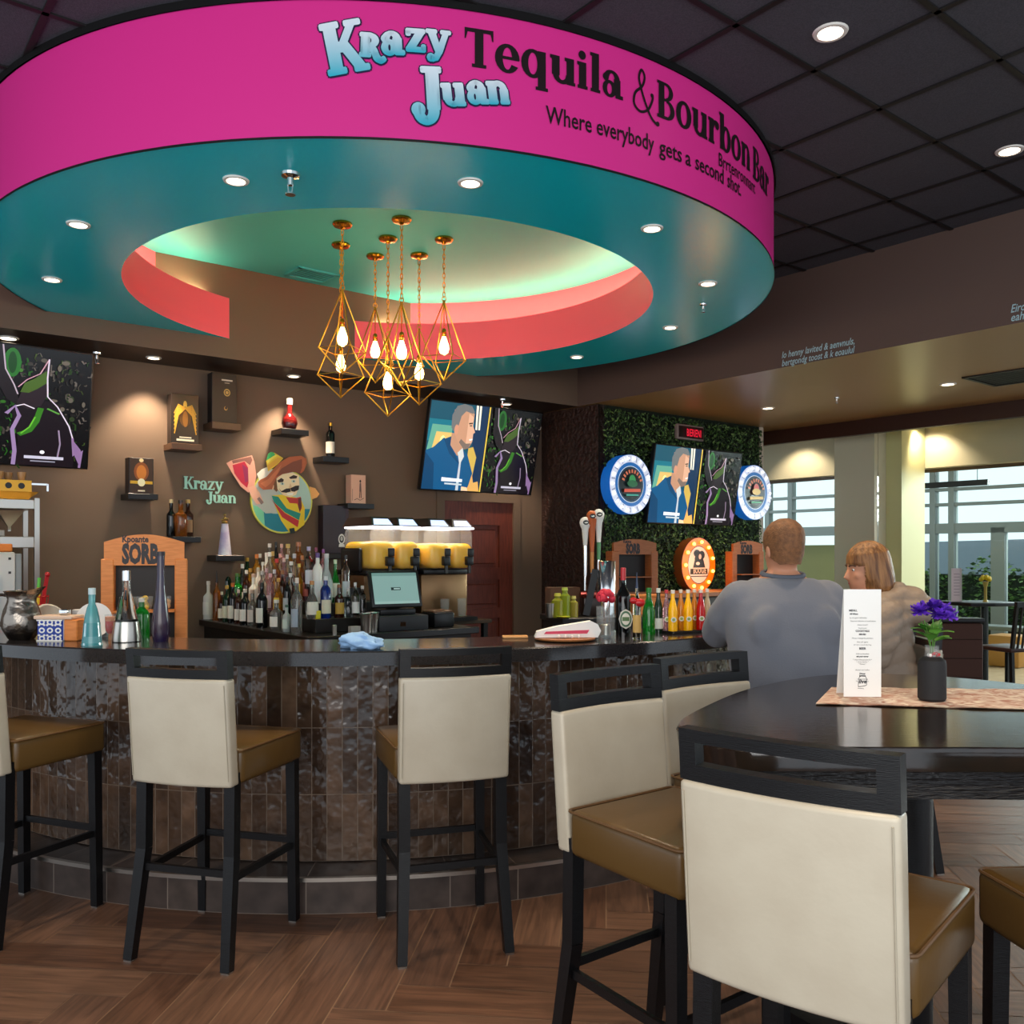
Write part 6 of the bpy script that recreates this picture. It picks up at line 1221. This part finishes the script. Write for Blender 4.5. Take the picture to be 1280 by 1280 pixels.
mb = MB(); v, f = text_geo('BIERIENI', .11, .001, .58, 'CENTER'); flat(mb, ([(x+.045, z-.04) for x, z in v], f), None, off=.0232); mb.build('glowing_letters', mat('red_led', '#FF2040', .4, emit='#C0182E', es=.7), t)
MB().box(-w_/2+.02, -w_/2+.075, -.0238, -.0228, -h_/2+.025, h_/2-.025).build('dark_cell', basemat('#1A0A0C', .3), t)

# ================================================================== HEADER LETTERING
hm = mat('pale_blue_letters', '#A9CBD2', .5)
def header_text(lines, px, label):
    a = onplane(px[0], px[1], HD-U*.006, V); t = thing('header_lettering', label, 'lettering', a, RV)
    for s_, (x, y), w in lines:
        b1 = onplane(x, y, HD-U*.006, V); b2 = onplane(x+w, y, HD-U*.006, V); L_ = (Vector((b2.x,b2.y,0))-Vector((b1.x,b1.y,0))).length; x0 = (Vector((b1.x,b1.y,0))-Vector((a.x,a.y,0))).dot(V)
        v, f = text_geo(s_, .072, .0008); k = L_/max(p[0] for p in v); mb = MB(); flat(mb, ([(p[0]*k+x0+p[1]*.18, p[1]*1.0+b1.z-a.z) for p in v], f), None); mb.build('letters', hm, t, smooth=0)
header_text([('lo henny lavited & aenvnuls,', (977,448), 91), ('bertgondg toost & k eoaulul', (977,458), 90)], (977,450), 'two lines of small pale blue lettering on the dark header beside the canopy')
header_text([('Eiroe livy tha', (1263,391), 60), ('eahu anos', (1263,402), 50)], (1263,392), 'pale blue lettering on the dark header cut by the frame edge')

# ================================================================== FAR DINING CORNER BY THE GLASS
p = onz(1230, 752, .93); p = Vector((5.0, 9.0, 0)); p = onplane(1226, 752, Vector((0, 8.9, 0)), Vector((1,0,0)))
tb = thing('bistro_table', 'far small dark bistro table with a white menu beside the glass partition', 'table', (p.x, p.y, 0), D(10)); ht = p.z
MB().rbox(-.3, .28, -.25, .25, ht-.035, ht, .006, 2).build('table_top', M['black_wood'], tb); MB().cyl((.08,.05,.02), (.08,.05,ht-.035), .035).build('pedestal', M['black'], tb); MB().lathe([(.22,0),(.2,.02)], 24, 0, Matrix.Translation((.08,.05,0))).build('base', M['black'], tb)
t = thing('menu_card', 'pale folded menu standing on the far bistro table', 'menu', (p.x-.24, p.y, ht+.001), D(5)); MB().box(-.055,.055,-.001,.001,0,.33).build('card', basemat('#C9BCC0', .6), t); mb = MB(); [mb.box(-.03,.03,-.0018,-.0012,.06+.03*k,.066+.03*k) for k in range(8)]; mb.build('menu_print', basemat('#8A8088'), t)
t = thing('flower_vase', 'slim golden vase with a yellow flower on the far bistro table', 'vase', (p.x+.02, p.y-.05, ht+.001)); MB().lathe([(.03,0),(.015,.02),(.014,.14),(.03,.2)], 14).build('vase_body', basemat('#B89A4A', .3), t); mb = MB(); [mb.sphere((.04*math.cos(k*.9), .03*math.sin(k*.9), .22+.012*(k % 3)), .022, 8, 5) for k in range(9)]; mb.build('yellow_flower', basemat('#E8C420'), t)
ch = thing('slat_back_chair', 'black tall chair with upright slats in its back at the far bistro table', 'chair', (p.x-.02, p.y-.55, 0), D(20))
for x, y in ((-.17,.17),(.17,.17)): MB().sbar((x,y,.6), (x*1.1,y*1.1,0), .032, .032).build('leg', M['black'], ch)
for x in (-.17,.17): MB().sbar((x*1.1,-.2,0), (x,-.17,.6), .032, .032).sbar((x,-.17,.6), (x*1.1,-.24,1.04), .032, .026).build('rear_leg', M['black'], ch)
MB().rbox(-.2,.2,-.19,.2,.6005,.64,.012,2).build('seat', basemat('#3A2420', .4), ch); MB().sbar((-.2,-.24,1.04), (.2,-.24,1.04), .03, .05).build('back_rail', M['black'], ch)
for k in range(5): MB().sbar((-.11+.055*k,-.18,.64), (-.11+.055*k,-.235,1.02), .018, .012).build('slat', M['black'], ch)
MB().sbar((-.18,.18,.25), (.18,.18,.25), .02, .02).sbar((-.18,-.19,.25), (.18,-.19,.25), .02, .02).build('footrest', M['black'], ch)
p2 = onplane(1172, 800, Vector((0, 6.7, 0)), Vector((1,0,0))); bo = thing('booth_bench', 'dark reddish brown tufted booth back behind the purple flowers', 'booth', (p2.x+.05, p2.y, 0), D(-4))
hb = HC-(778-YH)*p2.y/F
MB().rbox(-.30,.26,-.06,.06,.0,hb,.02,3).build('booth_back', basemat('#371C12', .8), bo); MB().rbox(-.30,.26,.061,.5,.0,.5,.03,3).build('booth_seat', basemat('#371C12', .8), bo)
mb = MB(); [mb.tube([(-.29,-.0605,z),(.25,-.0605,z)], .004, 6) for z in (hb-.12, hb-.26, hb-.40)]; mb.build('seams', basemat('#24110C'), bo)
MB().rbox(-.31,.27,-.065,.065,hb+.0005,hb+.035,.01,2).build('top_cap', M['black_wood'], bo)
bn = thing('atrium_bench', 'gray bench in the atrium beyond the glass partition', 'bench', GL+U*4.3-V*.2, RV); MB().rbox(-1.6,.6,-.2,.2,.42,.48,.01,2).build('bench_top', basemat('#6E7672', .4), bn)
for x in (-1.2,.2): MB().box(x-.05,x+.05,-.15,.15,0,.42).build('bench_leg', basemat('#A8A89E', .5), bn)
for i, (px, nm, c) in enumerate(((1175, 'round golden planter', '#A8843A'), (1262, 'tan storage ottoman', '#A8783A'))):
    p3 = onplane(px, 800, GL+U*3.6, V); tag(MB().rbox(-.2,.2,-.2,.2,0,.42,.03,2).build('ottoman' if i else 'planter', basemat(c, .4), None, (p3.x,p3.y,0), RV), nm+' in the atrium beyond the glass partition', 'ottoman' if i else 'planter')
lf = thing('linear_pendant', 'slim black linear lamp slanting in the atrium before the big window', 'pendant light', tuple(onplane(1195, 605, GL+U*4, V)), RV); MB().box(-.45,.45,-.03,.03,-.04,.04).build('lamp_bar', M['black'], lf); MB().cyl((-.3,0,.04), (-.3,0,4.6-lf.location.z), .005, 6).cyl((.3,0,.04), (.3,0,4.6-lf.location.z), .005, 6).build('hanging_cables', M['black'], lf)
# ================================================================== PEOPLE
def organic(mb, name, m, parent, voxel=.008, it=4, fac=.5):
    me = bpy.data.meshes.new('tmp'); me.from_pydata(mb.v, [], mb.f); o = bpy.data.objects.new('tmp', me); COL.objects.link(o)
    r = o.modifiers.new('r', 'REMESH'); r.mode = 'VOXEL'; r.voxel_size = voxel
    s = o.modifiers.new('s', 'SMOOTH'); s.factor = fac; s.iterations = it
    dg = bpy.context.evaluated_depsgraph_get(); dg.update(); nm = bpy.data.meshes.new_from_object(o.evaluated_get(dg))
    bpy.data.objects.remove(o); bpy.data.meshes.remove(me)
    nm.name = name; nm.materials.clear(); nm.materials.append(m); nm.polygons.foreach_set('use_smooth', [True]*len(nm.polygons)); nm.update()
    q = bpy.data.objects.new(name, nm); COL.objects.link(q)
    if parent: q.parent = parent
    return q
X_, Y_, Z_ = Vector((1,0,0)), Vector((0,1,0)), Vector((0,0,1))
def hsec(secs, k=1.0, d=0.0, ox=0.0): return [((cx+ox, cy, z), X_, Y_, rx*k+d, ry*k+d, .85) for z, cx, cy, rx, ry in secs]
def limb(mb, pts, rad, n=14):
    P = spline([tuple(p) for p in pts], 5) if False else pts
    mb.tube(P, rad, n); [mb.sphere(p, r*.99, 12, 8) for p, r in zip(P, rad)]; return mb
def hand(mb, w, d, side, nrm):                # wrist, forward, thumb side, palm-down normal
    w, d, side, nrm = (Vector(v) for v in (w, d, side, nrm)); d.normalize(); side.normalize(); nrm.normalize()
    mb.loft([(w+d*t, side, nrm, a, b_, .8) for t, a, b_ in ((-.01,.026,.02),(.02,.034,.018),(.055,.041,.016),(.085,.041,.014),(.095,.036,.011))], 14)
    for k, (off, L_) in enumerate(((.031,.072),(.010,.080),(-.011,.075),(-.031,.058))):
        b0 = w+d*.085+side*off; p1 = b0+d*L_*.42+nrm*.004; p2 = p1+d*L_*.3+nrm*.016; p3 = p2+d*L_*.2+nrm*.022
        mb.tube([b0-d*.02, b0, p1, p2, p3], [.0095,.0095,.009,.0083,.007], 8); mb.sphere(p3, .007, 8, 5)
    t0 = w+d*.025+side*.03; t1 = t0+side*.026+d*.022+nrm*.006; t2 = t1+side*.008+d*.03+nrm*.01
    mb.tube([t0-side*.012, t0, t1, t2], [.013,.013,.0105,.008], 8); mb.sphere(t2, .008, 8, 5)
def head(mb, c, R, s=1.0):                    # c: chin-base point; R: rotation of the head
    T = Matrix.Translation(c) @ R @ Matrix.Scale(s, 4)
    h = MB(); h.loft([((0, cy, z), X_, Y_, rx, ry, .95) for z, rx, ry, cy in ((0,.03,.036,.052),(.02,.046,.058,.042),(.05,.058,.078,.028),(.09,.067,.092,.012),(.13,.072,.099,.003),(.17,.072,.098,-.002),(.2,.064,.086,-.004),(.225,.043,.058,-.004),(.236,.02,.026,-.004))], 24)
    h.tube([(0,.098,.122),(0,.108,.105),(0,.121,.084),(0,.108,.074)], [.007,.009,.012,.009], 8); h.sphere((0,.092,.055), .02, 10, 6, 0, (1,.5,.55)); h.sphere((0,.086,.022), .018, 10, 6)
    for s_ in (-1, 1): h.sphere((s_*.073,-.008,.105), .03, 12, 8, 0, (.32,.62,1)); h.sphere((s_*.035,.072,.088), .022, 8, 6)
    mb.add(h.v, h.f, 0, T); return T
def face_bits(T, t, lip='#A85A50', eye='#3A2A20'):
    for s_ in (-1, 1):
        MB().sphere((s_*.031,.085,.118), .0095, 12, 8).build('eye', basemat('#E8E4DE', .2), t).matrix_local = T
        MB().sphere((s_*.032,.0905,.118), .0052, 10, 6).build('iris', basemat(eye, .2), t).matrix_local = T
        MB().tube(spline([(s_*.014,.1,.137),(s_*.032,.098,.143),(s_*.05,.082,.136)], 3), .0035, 6).build('eyebrow', basemat('#4A3020', .8), t).matrix_local = T
    MB().tube([(-.022,.094,.052),(0,.104,.054),(.022,.094,.052)], [.003,.006,.003], 8).build('lips', basemat(lip, .4), t).matrix_local = T
def dense(s, n=7):
    out = []
    for a, b_ in zip(s, s[1:]): out += [tuple(p+(q-p)*k/n for p, q in zip(a, b_)) for k in range(n)]
    return out+[s[-1]]
def hair(T, t, m, f, push=.006, voxel=None):
    b = MB(); b.loft([((0, cy, z), X_, Y_, rx+push, ry+push, .95) for z, rx, ry, cy in dense(((.03,.05,.06,.0),(.05,.060,.078,.012),(.07,.064,.086,.012),(.09,.069,.092,.010),(.11,.071,.096,.005),(.13,.073,.099,.003),(.15,.074,.099,0),(.17,.073,.098,-.002),(.19,.069,.092,-.003),(.21,.058,.078,-.004),(.228,.042,.056,-.004),(.240,.018,.024,-.004)))], 96)
    keep = [fc for fc in b.f if len(fc) == 4 and f(sum((Vector(b.v[i]) for i in fc), Vector())/4) or (len(fc) > 4 and b.v[fc[0]][2] > .2)]
    b.f = keep; b.m = [0]*len(keep); b.c = [None]*len(keep); o = b.build('hair', m, t, smooth=80); o.matrix_local = T; return o

# the man at the bar, seen from behind
MX, MY = 1.14, 3.70
man = thing('person', 'person in a gray sweatshirt with short ginger hair, sitting at the bar seen from behind', 'person', (MX, MY, 0), D(3))
TS = [(.80,0,.0,.185,.145),(.88,0,.0,.20,.16),(1.0,0,.015,.215,.168),(1.12,0,.03,.225,.168),(1.22,0,.04,.235,.158),(1.30,0,.05,.225,.14),(1.355,0,.058,.18,.11),(1.395,0,.062,.115,.082),(1.42,0,.066,.075,.07)]
body = MB(); body.loft(hsec(TS, .9), 24); body.tube([(0,.062,1.36),(0,.07,1.50)], [.062,.058], 16)
sh, el, wr = (lambda s_: (s_*.18,.05,1.305)), (lambda s_: (s_*.225,.25,1.155)), (lambda s_: (s_*.11,.52,1.14))
for s_ in (-1, 1):
    limb(body, [sh(s_), el(s_), wr(s_)], [.06,.045,.03]); hand(body, (s_*.10,.54,1.138), (-s_*.45,.9,-.02), (-s_,-.3,0), (0,0,-1))
    limb(body, [(s_*.1,.02,.87),(s_*.15,.42,.84),(s_*.13,.37,.42)], [.085,.055,.042])
Tm = head(body, (0,.03,1.405), Matrix.Rotation(D(4), 4, 'Z') @ Matrix.Rotation(D(-6), 4, 'X'), 1.0)
organic(body, 'body', M['skin'], man, .0075, 3)
face_bits(Tm, man)
hair(Tm, man, M['hair_red'], lambda c: c.z > (.045 if c.y < -.05 else .045+(c.y+.05)*.9 if c.y < .02 else .108+(c.y-.02)*1.25))
sw = MB(); sw.loft(hsec(TS[:-1], 1, .012), 28)
for s_ in (-1, 1): limb(sw, [sh(s_), (s_*.222,.14,1.22), el(s_), (s_*.175,.4,1.158), (s_*.125,.50,1.142)], [.088,.08,.072,.06,.05])
sw.sphere((.12,-.10,1.2), .07, 12, 8, 0, (1,.6,1.3)).sphere((-.12,-.10,1.2), .07, 12, 8, 0, (1,.6,1.3))
o = organic(sw, 'sweatshirt', M['gray_knit'], man, .012, 6)
from mathutils import noise as MN
for v in o.data.vertices:                      # soft creases of the knit
    n_ = MN.noise(Vector((v.co.x*3, v.co.y*3, v.co.z*9+v.co.x*5)))*.008; v.co += v.normal*n_
MB().tube([(.083*math.cos(a), .062+.078*math.sin(a), 1.413+.012*math.sin(a)) for a in [k*PI/12 for k in range(24)]], .011, 8, closed=True).build('collar', basemat('#5E626C', .9), man)
tr = MB(); tr.loft(hsec(TS[:3], 1, .004), 20)
for s_ in (-1, 1): limb(tr, [(s_*.1,.02,.875),(s_*.15,.42,.85),(s_*.13,.37,.40)], [.098,.075,.06])
organic(tr, 'trousers', M['jeans'], man, .012, 4)
for s_ in (-1, 1): MB().loft([((s_*.13, y, .36+dz), X_, Z_, a, b_, .8) for y, a, b_, dz in ((.29,.03,.03,0),(.34,.045,.05,.01),(.42,.048,.04,.0),(.52,.045,.028,-.012),(.555,.02,.014,-.016))], 16).build('shoe', basemat('#1A1614', .4), man)
def plain_stool(loc, rz, label):
    t = thing('bar_stool', label, 'bar stool', loc, rz)
    MB().rbox(-.2,.2,-.19,.19,.70,.775,.02,3).build('seat', M['tan'], t)
    for x in (-.17,.17):
        for y in (-.16,.16): MB().sbar((x,y,.70), (x*1.08,y*1.08,0), .036, .036).build('leg', M['black_wood'], t)
    for s_ in (-1, 1): MB().sbar((-.17,s_*.165,.30), (.17,s_*.165,.30), .018, .024).build('stretcher', M['black_wood'], t)
plain_stool((MX, MY, 0), D(8), 'low stool under the person in the gray sweatshirt, hidden by the dark table')

# the woman, in profile
WX, WY = 1.825, 4.42
wo = thing('person', 'person with a light brown bob in a beige hooded coat, in profile beside the man', 'person', (WX, WY, 0), D(84))
WS = [(.80,0,.0,.165,.14),(.9,0,.0,.16,.135),(1.0,0,.01,.155,.125),(1.1,0,.02,.165,.125),(1.2,0,.03,.175,.12),(1.26,0,.04,.155,.10),(1.30,0,.048,.10,.075),(1.32,0,.055,.06,.06)]
body = MB(); body.loft(hsec(WS, .9), 24); body.tube([(0,.05,1.27),(0,.075,1.40)], [.05,.047], 16)
sh, el, wr = (lambda s_: (s_*.155,.04,1.21)), (lambda s_: (s_*.20,.10,1.0)), (lambda s_: (s_*.17,.31,1.06))
for s_ in (-1, 1):
    limb(body, [sh(s_), el(s_), wr(s_)], [.045,.036,.024]); hand(body, (s_*.165,.33,1.062), (-s_*.15,.9,.1), (-s_*.3,0,.9), (-s_,0,0))
    limb(body, [(s_*.085,.02,.865),(s_*.10,.40,.85),(s_*.10,.36,.42)], [.075,.05,.038])
Tw = head(body, (0,.05,1.315), Matrix.Rotation(D(8), 4, 'Z') @ Matrix.Rotation(D(-8), 4, 'X'), 1.0)
organic(body, 'body', M['skin'], wo, .0075, 3)
face_bits(Tw, wo, '#B0605A', '#4A3A2A')
hb_ = MB(); hb_.loft([((0, cy, z), X_, Y_, rx, ry, .95) for z, rx, ry, cy in dense(((-.01,.080,.070,-.035),(.02,.088,.085,-.03),(.06,.090,.096,-.022),(.11,.088,.104,-.012),(.15,.087,.108,-.006),(.19,.080,.100,-.006),(.22,.062,.078,-.006),(.243,.034,.044,-.006),(.25,.012,.016,-.006)))], 96)
hb_.f = [fc for fc in hb_.f if not (len(fc) == 4 and (lambda c: c.y > .048-max(0, .03-c.z)*.4 and c.z < .15-abs(c.x)*.25)(sum((Vector(hb_.v[i]) for i in fc), Vector())/4))]; hb_.m = [0]*len(hb_.f); hb_.c = [None]*len(hb_.f)
o = hb_.build('hair', M['hair_blond'], wo, smooth=80); o.matrix_local = Tw
ct = MB(); ct.loft(hsec(WS[:-2], 1, .026), 28)
for s_ in (-1, 1): limb(ct, [sh(s_), (s_*.205,.07,1.10), el(s_), (s_*.195,.2,1.02), (s_*.175,.29,1.052)], [.09,.085,.075,.062,.05])
ct.sphere((0,-.12,1.235), .12, 20, 12, 0, (1.25,.95,.85)); ct.sphere((0,-.07,1.30), .09, 20, 12, 0, (1.2,.8,.7)); ct.sphere((.1,.0,1.27), .06, 14, 8, 0, (1,1.2,.8)); ct.sphere((-.1,.0,1.27), .06, 14, 8, 0, (1,1.2,.8))
o = organic(ct, 'puffer_coat', M['coat'], wo, .012, 5)
for v in o.data.vertices:
    w_ = abs(math.sin(v.co.z*42+v.co.y*6+MN.noise(v.co*6)*1.6)); v.co += v.normal*(w_**.6*.013-.008+MN.noise(v.co*9)*.006)
MB().loft([((0,.115,z), X_, Y_, rx, ry, .9) for z, rx, ry in ((.95,.05,.045),(1.05,.06,.055),(1.15,.06,.05),(1.24,.045,.03))], 16).build('dark_top', basemat('#3A3A44', .8), wo)
tr = MB(); tr.loft(hsec(WS[:3], 1, .004), 20)
for s_ in (-1, 1): limb(tr, [(s_*.085,.02,.868),(s_*.10,.40,.856),(s_*.10,.36,.40)], [.085,.062,.05])
organic(tr, 'trousers', M['jeans'], wo, .012, 4)
for s_ in (-1, 1): MB().loft([((s_*.10, y, .36+dz), X_, Z_, a, b_, .8) for y, a, b_, dz in ((.29,.026,.026,0),(.34,.038,.045,.01),(.42,.04,.034,.0),(.50,.036,.024,-.012),(.53,.016,.012,-.016))], 16).build('shoe', basemat('#1A1614', .4), wo)
MB().lathe([(.034,-.008),(.037,0),(.034,.008)], 16, 0, Matrix.Translation((-.168,.318,1.058)) @ Matrix.Rotation(PI/2, 4, 'X'), cap=False).build('bracelet', basemat('#3A2218', .4), wo)
# end
